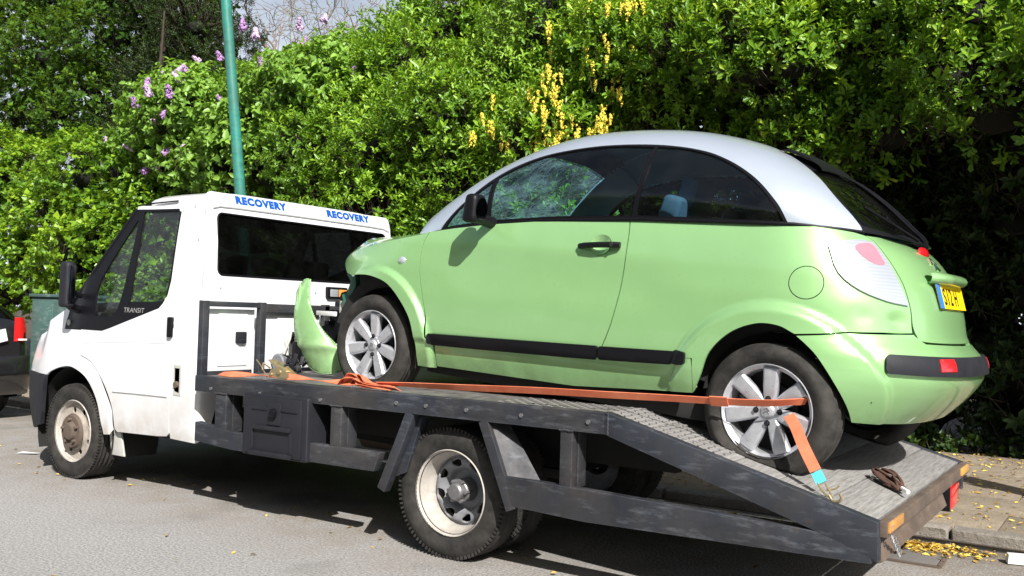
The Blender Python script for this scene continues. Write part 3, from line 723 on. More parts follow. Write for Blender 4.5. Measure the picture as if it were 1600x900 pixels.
    # toolbox
    mb=MB();mb.box((2.26,-.90,.585),(.54,.37,.365));tb=mb.build('toolbox',M['trimdust'],T_,bevel=.015,seg=3)
    yf=-1.088
    mb=MB();mb.box((2.255,yf,.585),(.46,.014,.335));mb.box((2.27,yf-.008,.66),(.11,.012,.13))
    mb.box((2.15,yf-.008,.685),(.14,.010,.018));mb.box((2.39,yf-.008,.685),(.14,.010,.018))
    mb.box((2.26,yf-.012,.575),(.30,.03,.022));mb.box((2.25,yf-.010,.425),(.34,.03,.026));mb.box((2.09,yf-.008,.50),(.018,.012,.12));mb.box((2.41,yf-.008,.50),(.018,.012,.12))
    mb.build('toolbox_lid',M['trimdust'],tb,bevel=.006)
    mb=MB();mb.cyl((2.275,yf-.022,.672),.022,.03,'y',16);mb.box((2.275,yf-.028,.66),(.05,.02,.03));mb.build('latch',M['trim'],tb,bevel=.004)
    # chassis under the deck
    mb=MB()
    for y in (-.42,.42):mb.box((2.75,y,.60),(3.5,.07,.20));mb.bar((4.5,y,.66),(5.55,y,.42),.07,.14)
    for x in np.arange(1.7,5.4,.52):mb.box((x,0,.77 if x<4.4 else deck_z(x)-.07),(.06,1.95,.07))
    mb.build('chassis_rail',M['dark'],T_,bevel=.004)
    mb=MB();mb.box((2.75,.55,.5),(.9,.5,.34));mb.build('fuel_tank',M['dark'],T_,bevel=.04)
    mb=MB();mb.cyl((3.46,0,.34),.055,1.5,'y',14);mb.tube([(3.36,.0,.34),(3.46,-.05,.34),(3.56,0,.34)],.15,14);mb.tube([(.6,.1,.45),(3.3,0,.38)],.04,10);mb.build('rear_axle',M['dark'],T_)
    for y in(-.55,.55):MB().box((3.46,y,.44),(1.1,.06,.05)).build('leaf_spring',M['dark'],T_,bevel=.01)
    MB().cyl((0,0,.34),.04,1.6,'y',12).build('front_axle',M['dark'],T_)
    mb=MB();mb.tube([(1.2,.3,.40),(2.3,.28,.36),(3.1,.3,.42)],.035,10);mb.cyl((2.0,.28,.37),.09,.5,'x',14);mb.build('exhaust',M['rust'],T_)
def tyre_mesh(Rr,rim,w,tread=1.0,flat=None,bulge=.5):
    """tyre turned about y, centred at y=0; flat=(nx,nz,d,sy): push what lies beyond a plane back onto it"""
    h=w/2;pr=[(rim-.004,-h*.72),(rim+.012,-h*.92),(rim+.03,-h*1.0),((rim+Rr)/2,-h*1.07),(Rr-.035,-h*1.02),(Rr-.014,-h*.88),(Rr-.003,-h*.72)]
    g=[-.5,-.18,.18,.5]
    for a in g:
        b=a*h*1.05;pr+=[(Rr,b-.012),(Rr-.008,b-.005),(Rr-.008,b+.005),(Rr,b+.012)]
    pr+=[(r,-y) for r,y in pr[6::-1]]
    mb=MB();mb.lathe(pr,96)
    # shoulder lugs
    if tread:
        for k in range(88):
            a=2*math.pi*k/88
            for sg in(-1,1):
                ca,sa=math.cos(a),math.sin(a)
                mb.box((ca*(Rr-.0125),sg*h*.86,sa*(Rr-.0125)),(.012+.006*tread,w*.11,.011),rot=(0,-a,0))
    if flat:
        nx,nz,d=flat;V=[]
        for v in mb.v:
            e=v[0]*nx+v[2]*nz-d
            if e>0:V.append((v[0]-nx*e*.96,v[1]*(1+bulge*min(1,e/.05)),v[2]-nz*e*.96))
            else:
                t=max(0,1+e/.06);V.append((v[0],v[1]*(1+bulge*.55*t*t*(1 if abs(v[1])>.01 else 0)),v[2]))
        mb.v=V
    return mb
def steel_wheel(parent,loc,side,rear):
    """side -1 = faces the road"""
    w=empty('wheel',loc,0 if side<0 else math.pi);w.parent=parent
    tyre_mesh(.345,.215,.20,flat=(0,-1,.338),bulge=.12).build('tyre',M['tyre'],w,ang=50)
    rm=MB()
    if rear:
        rm.lathe([(.222,-.098),(.226,-.090),(.216,-.080),(.208,-.06),(.203,-.03),(.190,.0),(.185,.03),(.185,.09)],64)
        rm.build('rim',M['wheelwhite'],w)
        def face(r):return .018 if r>.12 else .045
        yd=.03;out=circle(0,0,.186,48);hs=[]
        for k in range(8):
            a=math.pi*2*k/8+.25;c=(.148*math.cos(a),.148*math.sin(a))
            e=circle(0,0,.024,14);e=np.stack([e[:,0],e[:,1]*1.35],1);ca,sa=math.cos(a),math.sin(a)
            hs.append(np.stack([c[0]+e[:,0]*ca-e[:,1]*sa,c[1]+e[:,0]*sa+e[:,1]*ca],1))
        def sf(a,b):
            a=np.asarray(a,float);b=np.asarray(b,float);r=np.hypot(a,b);y=yd+.045*(1-sstep(.095,.125,r))-.02*(sstep(.12,.15,r)-sstep(.16,.186,r));return np.stack([a,y,b],-1)
        panel('wheel_disc',sf,out,M['wheelgrey'],w,holes=hs,h=.012,flange=.01,edge_h=.008)
        mb=MB();mb.lathe([(0,-.055),(.035,-.055),(.045,-.045),(.05,-.01),(.062,.0),(.064,.07)],28);
        for k in range(6):
            a=k*math.pi/3;mb.cyl((.055*math.cos(a),-.01,.055*math.sin(a)),.011,.05,'y',6)
        mb.build('hub',M['chrome2'],w,bevel=.002)
    else:
        rm.lathe([(.222,-.098),(.226,-.090),(.214,-.080),(.206,-.055),(.196,-.05),(.19,.09)],64);rm.build('rim',M['wheelwhite'],w)
        hs=[]
        for k in range(8):
            a=math.pi*2*k/8+.3;hs.append(circle(.155*math.cos(a),.155*math.sin(a),.021,12))
        def sf(a,b):
            a=np.asarray(a,float);b=np.asarray(b,float);r=np.hypot(a,b);y=-.055-.045*(1-sstep(.09,.135,r))+.0*r;return np.stack([a,y,b],-1)
        panel('wheel_disc',sf,circle(0,0,.205,48),M['wheelrust'],w,holes=hs,h=.012,flange=.008,edge_h=.008)
        mb=MB();mb.lathe([(0,-.135),(.05,-.135),(.062,-.128),(.070,-.105),(.115,-.110),(.128,-.09)],30)
        for k in range(5):
            a=k*math.pi*.4+.4;mb.cyl((.086*math.cos(a),-.115,.086*math.sin(a)),.013,.03,'y',6)
        mb.build('hub',M['rust'],w,bevel=.002)
    return w
def deckmats():
    m=NT('scratched_deck_steel');co=m.coord();n=m.noise(9,7,.65,co);s=m.noise(5,6,.7,m.coord((14,1.2,1)))
    c=m.mix(m.ramp(n,[(.3,0),(.7,1)]),(.06,.06,.06),(.20,.19,.18));c=m.mix(m.ramp(s,[(.5,0),(.7,.7)]),c,(.30,.29,.28))
    m.set(col=c,rough=.55,metal=.3);m.bump(n,.3,.004);M['deck']=m.m
    m=NT('weathered_ramp_board');n=m.noise(7,8,.7,m.coord((1,1,1)));s=m.noise(5,7,.75,m.coord((16,1.0,1)))
    c=m.mix(m.ramp(s,[(.35,0),(.62,1)]),(.13,.128,.125),(.27,.265,.26));c=m.mix(m.ramp(n,[(.55,0),(.8,.5)]),c,(.16,.13,.10))
    m.set(col=c,rough=.7);m.bump(s,.5,.006);M['ramp']=m.m
    M['lug']=simple('bare_tread_metal',(.16,.157,.153),.5,metal=.3,var=.3,scale=30)
deckmats();truck()
for x,rear in ((0,False),(3.46,True)):
    for sd in (-1,1):
        w=steel_wheel(T_,(x,sd*(.845 if not rear else .875),.34),sd,rear)
        w['label']='front wheel with rusty hub' if not rear else 'rear wheel with deep dished white rim'
for sd in(-1,1):
    w=empty('inner_wheel',(3.46,sd*.625,.34));w.parent=T_;tyre_mesh(.345,.215,.20,flat=(0,-1,.338),bulge=.12).build('tyre',M['tyre'],w,ang=50)
    MB().lathe([(.216,-.09),(.2,0),(.1,.0),(.1,.05)],32).build('rim',M['wheelgrey'],w)
# ------------------------------------------------------------------ wrecked green car on the bed
M['canvas']=simple('grey_roof_canvas',(.36,.35,.36),.8,var=.1,scale=50,bump=.1)
CP,CW=.076004,-.052212
MC_=Matrix.Rotation(CW,4,'Z')@Matrix.Rotation(CP,4,'Y')
CAR_M=Matrix.Translation((2.641332,.143334,.771083))@MC_
C_=empty('green_car',(0,0,0),label='crashed light green car with silver roof arches, strapped on the flatbed',cat='car')
C_.matrix_world=CAR_M
def car():
    G=M['green'];CB=car_body;c2=2*(SC-S_AX)
    def bothp(name,surf,out,mat,**k):
        a=panel(name,surf,out,mat,C_,**k);b=panel(name,surf,out,mat,C_,mirror=True,**k);return a,b
    seamF=smooth_poly([(.375,.997),(.352,.93),(.350,.83),(.372,.72),(.411,.609),(.445,.50),(.462,.398)],closed=False)
    seamR=smooth_poly([(1.585,.455),(1.603,.478),(1.645,.60),(1.668,.75),(1.675,.90),(1.667,1.034),(1.648,1.126)],closed=False)
    door=list(seamF)+list(seamR)+[(1.2,1.098),(.8,1.060),(.55,1.026)]
    doors=bothp('car_door',CB,door,G,holes=(circle(1.525,.985,.061,28,ry=.053),))
    fender=[(a-.006,b) for a,b in seamF[::-1]]
    fender=[(.455,.398),(.488,.36),(.499,.255),(.495,.229),(.387,.229)]+list(smooth_poly([(.387,.229),(.380,.357),(.349,.482),(.256,.595),(.135,.680),(0,.712),(-.12,.715),(-.26,.70)],closed=False))[1:]+[(-.36,.715),(-.44,.755),(-.52,.80),(-.50,.815),(-.3,.862),(0,.920),(.2,.957),(.330,.983)]+[(a-.006,b) for a,b in seamF]
    # front lip left ragged where the bumper tore off
    bothp('front_wing',CB,fender,G,h=.012,edge_h=.010)
    sill=[(.506,.240),(1.43,.262),(2.118,.332),(2.135,.36),(2.10,.49),(1.6,.458),(.466,.396),(.498,.36)]
    bothp('sill',CB,sill,G,off=-.002)
    archR=smooth_poly([(2.12,.335),(2.155,.42),(2.19,.53),(2.281,.630),(2.393,.682),(2.49,.684),(2.563,.655)],closed=False)
    lamp=smooth_poly([(2.665,1.045),(2.72,1.068),(2.838,1.082),(2.928,1.076),(3.002,1.001),(3.048,.906),(3.087,.821),(2.961,.832),(2.82,.87),(2.718,.937)],corners=(0,3,6),n=3)
    fuel=circle(2.583,.880,.078,40,ry=.074)
    tseam=smooth_poly([(2.885,1.112),(2.955,1.090),(3.018,1.025),(3.06,.965),(3.090,.90),(3.112,.80),(3.118,.702)],closed=False)
    quarter=[(2.11,.492)]+[(2.12,.36)]+list(archR)+[(2.668,.668),(2.766,.684),(2.95,.696)]+list(tseam[::-1])+[(2.80,1.121),(2.47,1.137),(2.0,1.138),(1.655,1.129)]+[(a+.007,b) for a,b in seamR[::-1]]
    dent=lambda V:-.020*np.exp(-(((V[:,0]-3.03)/.06)**2+((V[:,1]-.745)/.035)**2))-.006*np.exp(-(((V[:,0]-2.85)/.05)**2+((V[:,1]-.76)/.03)**2))
    q=[panel('rear_quarter',CB,quarter,G,C_,holes=(lamp,fuel),h=.018,edge_h=.012,disp=dent),panel('rear_quarter',CB,quarter,G,C_,holes=(lamp,),h=.025,mirror=True)]
    panel('fuel_flap',CB,circle(2.583,.880,.074,36,ry=.070),G,q[0],flange=.008)
    for i in(0,1):
        mi=bool(i);ln=panel('rear_lamp',CB,offset_poly(lamp,.004),M['lens'],C_,mirror=mi,off=.009,h=.018,flange=.020)
        panel('red_lens',CB,smooth_poly([(2.795,1.052),(2.838,1.070),(2.912,1.068),(2.955,1.02),(2.972,.985),(2.90,.985),(2.83,1.015)],n=3),M['pink'],ln,mirror=mi,off=.0105,flange=.004,h=.02)
    tin=smooth_poly([(2.892,1.112),(2.962,1.090),(3.025,1.025),(3.067,.965),(3.097,.90),(3.119,.80),(3.125,.735),(3.150,.69),(3.20,.668),(3.66,.664)],closed=False)
    far=[(c2-a,b) for a,b in tin[::-1]][1:]
    tail=list(tin)+far+[(c2-3.1,1.115),(c2-3.4,1.118),(3.66,1.12),(3.4,1.118),(3.1,1.115)]
    tg=panel('tailgate',CB,tail,G,C_,h=.03)
    barch=smooth_poly([(2.572,.647),(2.62,.610),(2.668,.562),(2.74,.46),(2.807,.356),(2.836,.300)],closed=False)
    bmp=list(barch)+[(3.035,.297),(3.256,.296),(3.66,.298),(c2-3.256,.296),(c2-3.035,.297)]+[(c2-a,b) for a,b in barch[::-1]]+[(c2-2.673,.661),(c2-2.766,.677),(c2-3.122,.695),(c2-3.145,.68),(c2-3.195,.657),(3.66,.653),(3.195,.657),(3.145,.68),(3.122,.695),(2.766,.677),(2.673,.661)]
    bp=panel('rear_bumper',CB,bmp,G,C_,h=.018,edge_h=.012,off=.002,flange=.02)
    strip=rrect(2.93,c2-2.93,.528,.600,.02)
    st=panel('bumper_strip',CB,strip,M['trimdust'],bp,off=.018,flange=.016,h=.03)
    for m_ in(0,1):
        a,b=(3.19,3.305) if not m_ else (c2-3.305,c2-3.19)
        panel('reflector',CB,[(a,.545),(b,.547),(b,.592),(a,.590)],M['red'],st,off=.021,flange=.004)
    for mi in(False,True):
        panel('door_moulding',CB,rrect(.462,1.592,.364,.424,.014,sk=.0555),M['trim'],doors[int(mi)],mirror=mi,off=.020,flange=.018,h=.03)
        panel('quarter_moulding',CB,rrect(1.600,2.078,.429,.486,.012,sk=.062),M['trim'],q[int(mi)],mirror=mi,off=.020,flange=.018,h=.03)
        sg=1 if mi else -1
        # handle cup and bar
        d=doors[int(mi)]
        panel('handle_cup',CB,circle(1.525,.985,.060,28,ry=.052),M['green'],d,mirror=mi,off=.002,flange=.0,h=.015,disp=lambda V:-.022*np.clip(1-(((V[:,0]-1.525)/.06)**2+((V[:,1]-.985)/.052)**2),0,1)+.003)
        y=float(car_body(1.52,.98)[1])-.022
        mb=MB();mb.tube([(1.41,-sg*(y+.010),.972),(1.45,-sg*(y-.006),.977),(1.53,-sg*(y-.012),.984),(1.60,-sg*(y-.006),.989),(1.645,-sg*(y+.008),.990)],[.015,.019,.020,.022,.020],10,ry=.015)
        hd=mb.build('door_handle',M['trim'],d);MB().cyl((1.612,-sg*(y-.025),.989),.009,.004,'y',14).build('lock_barrel',M['chrome'],hd)
        # repeater
        p=car_body(.205,.82);mb=MB();mb.lathe([(0,-.012),(.012,-.010),(.020,-.004),(.024,.004)],20,c=(p[0],p[1],p[2]),fn=lambda v:(p[0]+(v[0]-p[0])*1.35,(v[1])*(-sg),v[2]));mb.build('side_repeater',M['lens'],C_)
    # tailgate handle, number plate, high lamp, chevrons
    mb=MB();P=np.zeros((25,9,3))
    for i in range(25):
        y=-.30+.60*i/24;e=math.sqrt(max(0,1-abs(y/.305)**6))
        x0=float(np.interp(abs(y),[0,.15,.3],[3.005,3.002,2.975]))
        for j in range(9):
            a=math.pi*(-.15+1.2*j/8);P[i,j]=(x0-.02+.050*math.sin(a)*e,y,.957+.030*math.cos(a)*(.6+.4*e))
    mb.grid(P);mb.build('tailgate_handle',G,tg,ang=180)
    def pf(a,b,d):
        k=1-(a/.262)**2
        return (2.992+.010*k-(b-.875)*.32+d,a,b)
    n=16;ys=np.linspace(-.26,.26,n+1)
    def plate(y0,y1,d,mat,name,par,h0=.822,h1=.930):
        mb=MB();yy=np.linspace(y0,y1,n+1);V=[pf(y,z,dd) for dd in(0,d) for z in(h0,h1) for y in yy];k=n+1;F=[]
        for i in range(n):F+=[(2*k+i,2*k+i+1,3*k+i+1,3*k+i),(i,2*k+i,2*k+i+1,i+1)[::-1],(k+i,k+i+1,3*k+i+1,3*k+i)]
        F+=[(0,k,3*k,2*k),(n,2*k+n,3*k+n,k+n)];mb.add(V,F);return mb.build(name,mat,par)
    pl=plate(-.26,.26,.006,M['yellow'],'number_plate',tg)
    plate(-.26,-.215,.008,M['plateblue'],'plate_band',pl)
    text_on('plate_lettering','S12 H',pf,-.195,.065,.838,.915,M['ink'],pl,bold=.015,d=.0075)
    mb=MB();P=np.zeros((17,7,3))
    for i in range(17):
        y=-.10+.2*i/16;e=math.sqrt(max(0,1-abs(y/.1)**2.5))
        for j in range(7):
            a=math.pi*j/6;c=car_body(SC-S_AX+y,1.083);P[i,j]=(c[0]+.006+.016*math.sin(a)*e,y,1.083+.024*math.cos(a)*(.25+.75*e)-.010*math.sin(a))
    mb.grid(P);mb.build('high_brake_lamp',M['red'],tg,ang=180)
    mb=MB()
    for k in(0,1):
        z=1.018+k*.026
        f=lambda a,b:tuple(car_body(SC-S_AX+a,b,-.004))
        for s_ in(-1,1):mb.tube([f(s_*.042,z-.016),f(0,z+.012)],.006,6)
    mb.build('chevron_badge',M['chrome'],tg)
    # ---- upper half
    GR=green
    wf=smooth_poly([(.770,.012),(1.660,.010),(1.677,.232),(1.668,.450),(1.431,.458),(1.2,.441),(.94,.410),(.742,.330)],corners=(0,1,3,7),n=3)
    wq=smooth_poly([(.45,.014),(.744,.012),(.716,.305),(.62,.225),(.54,.145)],corners=(0,1,2),n=3)
    wr=smooth_poly([(1.682,.010),(2.428,.010),(2.366,.140),(2.244,.292),(2.064,.410),(1.869,.457),(1.688,.452),(1.698,.232)],corners=(0,1,6),n=3)
    outt=smooth_poly([(2.448,.002),(2.380,.150),(2.253,.308),(2.068,.424),(1.87,.470),(1.43,.470),(1.2,.452),(.92,.425),(.712,.345),(.54,.170),(.405,.004)],closed=False)
    band=list(outt)
    inner=[(2.718,.002),(2.70,.16),(2.647,.352),(2.513,.58),(2.40,.70),(2.305,.772),(2.193,.83),(2.03,.873),(1.6,.86),(1.2,.815),(.9,.73),(.6,.61),(.4,.49),(.27,.31),(.16,.002)]
    inner=smooth_poly(inner,closed=False,n=3)
    arch=[(a,b) for a,b in outt[::-1]]+list(inner)
    arch=[(.405,.002)]+[(a,b+.0) for a,b in outt[::-1]][1:]+list(inner)
    for mi in(False,True):
        sa=panel('roof_arch',GR,arch,M['silver'],C_,mirror=mi,h=.035,off=.002)
        if not mi:sa['label']='curved silver roof arch'
        wb=panel('window_frame',GR,band,M['rubber'],C_,mirror=mi,holes=(wf,wq,wr),h=.04,flange=.01,off=-.001)
        for nm,w in(('front_window',wf),('quarter_light',wq),('rear_side_window',wr)):
            panel(nm,GR,w,M['glass'],wb,mirror=mi,off=-.008,flange=0,h=.05)
        surf_tube('belt_trim',GR,[(x,.0) for x in np.linspace(.30,2.72,40)],.009,M['rubber'],C_,mirror=mi,off=.003)
        surf_tube('arch_joint',GR,[(.905,.455),(.89,.60),(.87,.71)],.0022,M['rubber'],sa,mirror=mi,off=.0015)
    m2=lambda L:[(a,2-b) for a,b in L]
    io=np.array(inner)
    fr=[(a,b) for a,b in inner if a<.90]
    fr=[p for p in fr if p[0]<.74]
    hd=[tuple(p) for p in inner if .74<=p[0]<.92]
    panel('windscreen_header',GR,[(.745,.672)]+hd[::-1]+[(.93,.745),(.93,1.255)]+m2(hd)+[(.745,1.328)],M['trim'],C_,h=.04,off=-.004)
    ws=[(-.112,.0)]+[tuple(p) for p in fr[::-1]]+[(.742,.670),(.742,1.330)]+m2(fr)+[(-.112,2.0)]
    crash=lambda V:-.018*np.exp(-((V[:,0]-.5)/.25)**2)*(1+.5*np.sin(V[:,0]*31)*np.sin(V[:,1]*17))*np.clip((V[:,1]-.4)*3,0,1)*np.clip((1.6-V[:,1])*3,0,1)
    panel('cracked_windscreen',GR,ws,M['cracked'],C_,h=.04,flange=0,off=-.006,disp=crash)
    top=[(a,b) for a,b in inner if .93<a<2.2]
    top=[tuple(p) for p in top]
    panel('fabric_roof',GR,[(.935,.747)]+top[::-1]+[(2.195,.829),(2.195,1.171)]+m2(top)+[(.935,1.253)],M['canvas'],C_,h=.05,off=-.004)
    rb=[tuple(p) for p in inner if p[0]>2.21]
    gl=smooth_poly([(2.405,.735),(2.54,.575),(2.63,.45),(2.715,.17),(2.80,.24),(2.812,1.0),(2.80,1.76),(2.715,1.83),(2.63,1.55),(2.54,1.425),(2.405,1.265),(2.385,1.0)],corners=(0,3,4,6,7,10),n=3)
    rs=panel('rear_surround',GR,[(2.2,.826)]+rb[::-1]+[(2.78,.0),(2.845,.0),(2.845,2.0),(2.78,2.0)]+m2(rb)+[(2.2,1.174)],M['trim'],C_,holes=(gl,),h=.04,off=-.003)
    panel('rear_window',GR,gl,M['privacy'],rs,off=-.006,flange=0,h=.05)
    # spoiler over the rear window, hinged rails beside it
    P=np.zeros((25,10,3))
    prof=[(2.20,.004),(2.24,.026),(2.30,.034),(2.36,.034),(2.41,.026),(2.425,.010),(2.40,.004),(2.33,.006),(2.26,.004),(2.20,.0)]
    for i in range(25):
        qv=.80+.40*i/24
        for j,(x,o) in enumerate(prof):
            P[i,j]=green(x,qv,-o)
    MB().grid(P).build('rear_spoiler',M['trim'],C_,ang=50)
    for qv,r in ((1.20,.012),(1.12,.006)):
        surf_tube('window_rail',GR,[(x,qv) for x in np.linspace(2.40,2.83,14)],r,M['rubber'],rs,off=.012)
    surf_tube('wiper',GR,[(2.83,.9),(2.74,.72),(2.66,.62)],.007,M['trim'],rs,off=.012)
    # bonnet, buckled at the front
    line=[(.345,.988),(.2,.958),(0,.921),(-.15,.893),(-.3,.863),(-.42,.835),(-.50,.816)]
    a=car_body(np.array([p[0] for p in line]),np.array([p[1] for p in line]));nv=30;P=np.zeros((len(a)+1,nv+1,3))
    for i,p in enumerate(a):
        for j in range(nv+1):
            v=-1+2*j/nv;k=(1-abs(v)**2.4);bk=.02*math.sin(v*9+i)*(i/6)**2
            P[i,j]=(p[0]-(.04+.12*i/6)*k,-p[1]*v,p[2]+(.075+.012*i)*k+bk*k)
    for j in range(nv+1):
        v=-1+2*j/nv;P[-1,j]=P[-2,j]+np.array([-.01,0,-.05-.02*math.sin(v*7)])
    MB().grid(P).build('bonnet',G,C_,ang=180,keep=True)
    # cowl under the windscreen
    mb=MB();Pc=np.zeros((14,2,3))
    mb.box((.12,0,.90),(.5,1.45,.03));mb.build('cowl',M['trim'],C_,bevel=.01)
    # structure below
    mb=MB();mb.box((1.27,0,.24),(1.78,1.48,.10));mb.box((2.72,0,.39),(.36,.8,.10));mb.box((2.1,0,.28),(.5,1.2,.1));mb.build('underbody',M['dark'],C_,bevel=.02)
    mb=MB();mb.box((1.25,0,.50),(1.7,1.50,.03));mb.box((2.5,0,.72),(.8,1.0,.03));mb.box((.50,0,.62),(.03,1.45,.55));mb.build('cabin_floor',M['cabin'],C_,bevel=.005)
    for x in(0,2.46):
        for sg in(-1,1):
            mb=MB();mb.lathe([(.362,sg*.715),(.37,sg*.50),(.1,sg*.48)],26,c=(x,0,.29),a0=6,a1=174);mb.lathe([(.43,sg*.72),(.36,sg*.71)],24,c=(x,0,.29),a0=14,a1=166);mb.build('wheel_housing',M['dark'],C_)
    mb=MB();mb.box((-.18,0,.60),(.52,.95,.42));mb.box((-.30,-.42,.62),(.3,.22,.25));mb.box((-.36,.3,.60),(.2,.3,.3));mb.tube([(-.5,-.45,.70),(-.42,-.2,.78),(-.3,.1,.76)],.035);mb.build('engine',M['dark'],C_,bevel=.03)
    mb=MB();mb.bar((-.50,-.62,.47),(-.50,.62,.47),.03,.05);mb.bar((-.52,-.60,.50),(-.30,-.63,.52),.03,.05);mb.build('bumper_beam',M['lightgrey'],C_,bevel=.006)
    mb=MB();mb.prism([(-.41,.76),(-.36,.74),(-.34,.64),(-.37,.57),(-.42,.58),(-.39,.66),(-.43,.70)],lambda a,b,d:(a,d,b),-.66,-.62);mb.prism([(-.46,.57),(-.38,.60),(-.35,.52),(-.43,.48)],lambda a,b,d:(a,d+.2*(a+.5),b),-.67,-.61);mb.build('torn_bracket',M['teal'],C_,bevel=.006)
    mb=MB()
    for k in range(7):
        c=(-.55-.02*(k%3),-.55+.06*k,.50+.03*(k%2));mb.box(c,(.12,.05,.035+.02*(k%3)),rot=(.3*k,.5*k,.2*k))
    mb.build('broken_plastic',M['trimdust'],C_,bevel=.006)
    mb=MB();mb.box((-.56,-.30,.36),(.10,.62,.20));mb.box((-.62,-.42,.44),(.04,.40,.03));mb.box((-.62,-.42,.37),(.03,.42,.03));mb.box((-.66,-.52,.30),(.16,.20,.05),rot=(.2,.3,.4));mb.build('broken_grille',M['trim'],C_,bevel=.008)
    mb=MB();mb.bar((-.74,-.60,.425),(-.50,-.66,.44),.02,.03);mb.build('white_bracket',M['whitebit'],C_,bevel=.004)
    # cabin
    mb=MB();mb.box((.62,0,.90),(.45,1.36,.20));mb.box((.74,.36,1.0),(.2,.34,.08));mb.build('dashboard',M['cabin'],C_,bevel=.04)
    c=Vector((.98,.36,.98));mb=MB();mb.tube([c+Vector((.07*math.sin(a),.18*math.cos(a),.17*math.sin(a))) for a in np.linspace(0,2*math.pi,25)[:-1]],.014,8,closed=True);mb.bar(c+Vector((0,-.17,0)),c+Vector((0,.17,0)),.02,.04);mb.tube([c,c+Vector((-.25,0,-.08))],.03);mb.build('steering_wheel',M['trim'],C_)
    for y in(-.36,.36):
        mb=MB();mb.box((1.42,y,.66),(.50,.48,.16));mb.box((1.70,y,.98),(.13,.46,.60),rot=(0,.22,0),taper=.85);st=mb.build('car_seat',M['seat'],C_,bevel=.04,seg=3)
        mb=MB();mb.box((1.80,y,1.30),(.10,.24,.17),rot=(0,.2,0));mb.build('headrest',M['seat'],st,bevel=.04,seg=3)
    mb=MB();mb.box((2.2,0,.72),(.45,1.2,.16));mb.box((2.42,0,1.0),(.12,1.2,.50),rot=(0,.2,0));st=mb.build('rear_seat',M['seat'],C_,bevel=.04,seg=3)
    for y in(-.36,.36):MB().box((2.50,y,1.24),(.09,.24,.12),rot=(0,.2,0)).build('headrest',M['seat'],st,bevel=.03)
    # roof bars of the cabin frame seen through the glass
    # door mirrors
    for sg in(-1,1):
        mb=MB();mb.box((.805,sg*.945,1.130),(.095,.125,.155),taper=.82);mm=mb.build('door_mirror',M['trim'],C_,bevel=.034,seg=5)
        mb=MB();mb.tube([(.80,sg*.78,1.07),(.80,sg*.86,1.075),(.80,sg*.93,1.09)],[.035,.03,.035],10);mb.build('mirror_foot',M['trim'],mm)
        mb=MB();mb.lathe([(0,0),(.066,0)],24,fn=lambda v:(.855,sg*.945+v[0]*.70,1.128+v[2]*.92));mb.build('mirror_glass',M['mirror'],mm)
M['teal']=simple('torn_teal_plastic',(.03,.13,.09),.5)
def dn(x):
    """deck plane seen from a wheel centre in the car's frame"""
    c=CAR_M@Vector(x)
    if c.x<4.42:n=Vector((0,0,1));p=Vector((c.x,0,.838))
    else:
        n=Vector((.275,0,1)).normalized();p=Vector((4.42,0,.838))
    dist=(c-p).dot(n);nl=MC_.to_3x3().transposed()@n
    return nl,dist
def alloy_wheel(loc,sd,steer=0):
    w=empty('alloy_wheel',loc,steer+(0 if sd<0 else math.pi));w.parent=C_
    nl,dist=dn(loc);k=1 if sd<0 else -1
    rimr=.200
    tyre_mesh(.302,.205,.185,tread=.0,flat=(-nl.x*k,-nl.z,max(dist-.004,.212)),bulge=.22).build('tyre',M['tyre'],w,ang=50)
    mb=MB();mb.lathe([(.207,-.088),(.210,-.082),(.204,-.070),(.188,-.060),(.183,-.03),(.180,.085)],64);rm=mb.build('rim',M['alloy'],w)
    MB().lathe([(.183,.02),(.04,.03),(0,.03)],32).build('brake_backing',M['dark'],w)
    mb=MB();mb.cyl((0,.0,0),.12,.02,'y',32);mb.build('brake_disc',M['trimdust'],w)
    # seven spokes
    for i in range(7):
        a=math.radians(90+i*360/7);ca,sa=math.cos(a),math.sin(a)
        pr=[(.040,.025),(.075,.031),(.11,.035),(.15,.037),(.192,.040)]
        yy=[-.058,-.062,-.066,-.070,-.074]
        mb=MB();V=[]
        for (r,hw),y in zip(pr,yy):
            for t,dy in((-1,.012),(-.72,0),(.72,0),(1,.012),(1,.034),(-1,.034)):
                V.append((r*ca-t*hw*sa,y+dy,r*sa+t*hw*ca))
        F=[]
        for s_ in range(4):
            for q in range(6):F.append((s_*6+q,s_*6+(q+1)%6,(s_+1)*6+(q+1)%6,(s_+1)*6+q))
        F+=[tuple(range(6)),tuple(range(24,30))];mb.add(V,F);mb.build('spoke',M['alloy'],w,bevel=.003)
    mb=MB();mb.lathe([(.052,-.02),(.056,-.052),(.050,-.060),(.033,-.060),(.030,-.066),(.024,-.070),(0,-.071)],36);hb=mb.build('hub',M['alloy'],w)
    mb=MB()
    for k2 in(0,1):
        for s_ in(-1,1):mb.tube([(s_*.014,-.0725,-.010+k2*.013),(0,-.0725,.002+k2*.013)],.0022,5)
    mb.build('chevron_badge',M['chrome2'],hb)
    for i in range(4):
        a=math.radians(i*90+3);c=(.054*math.cos(a),-.060,.054*math.sin(a));mb=MB();mb.cyl(c,.013,.006,'y',16);bs=mb.build('bolt_seat',M['trim'],w);MB().cyl((c[0],-.066,c[2]),.009,.014,'y',6).build('wheel_bolt',M['trimdust'],w)
    return w
car()
for x in(0,2.46):
    for sd in(-1,1):
        alloy_wheel((x,sd*.745,.30),sd)
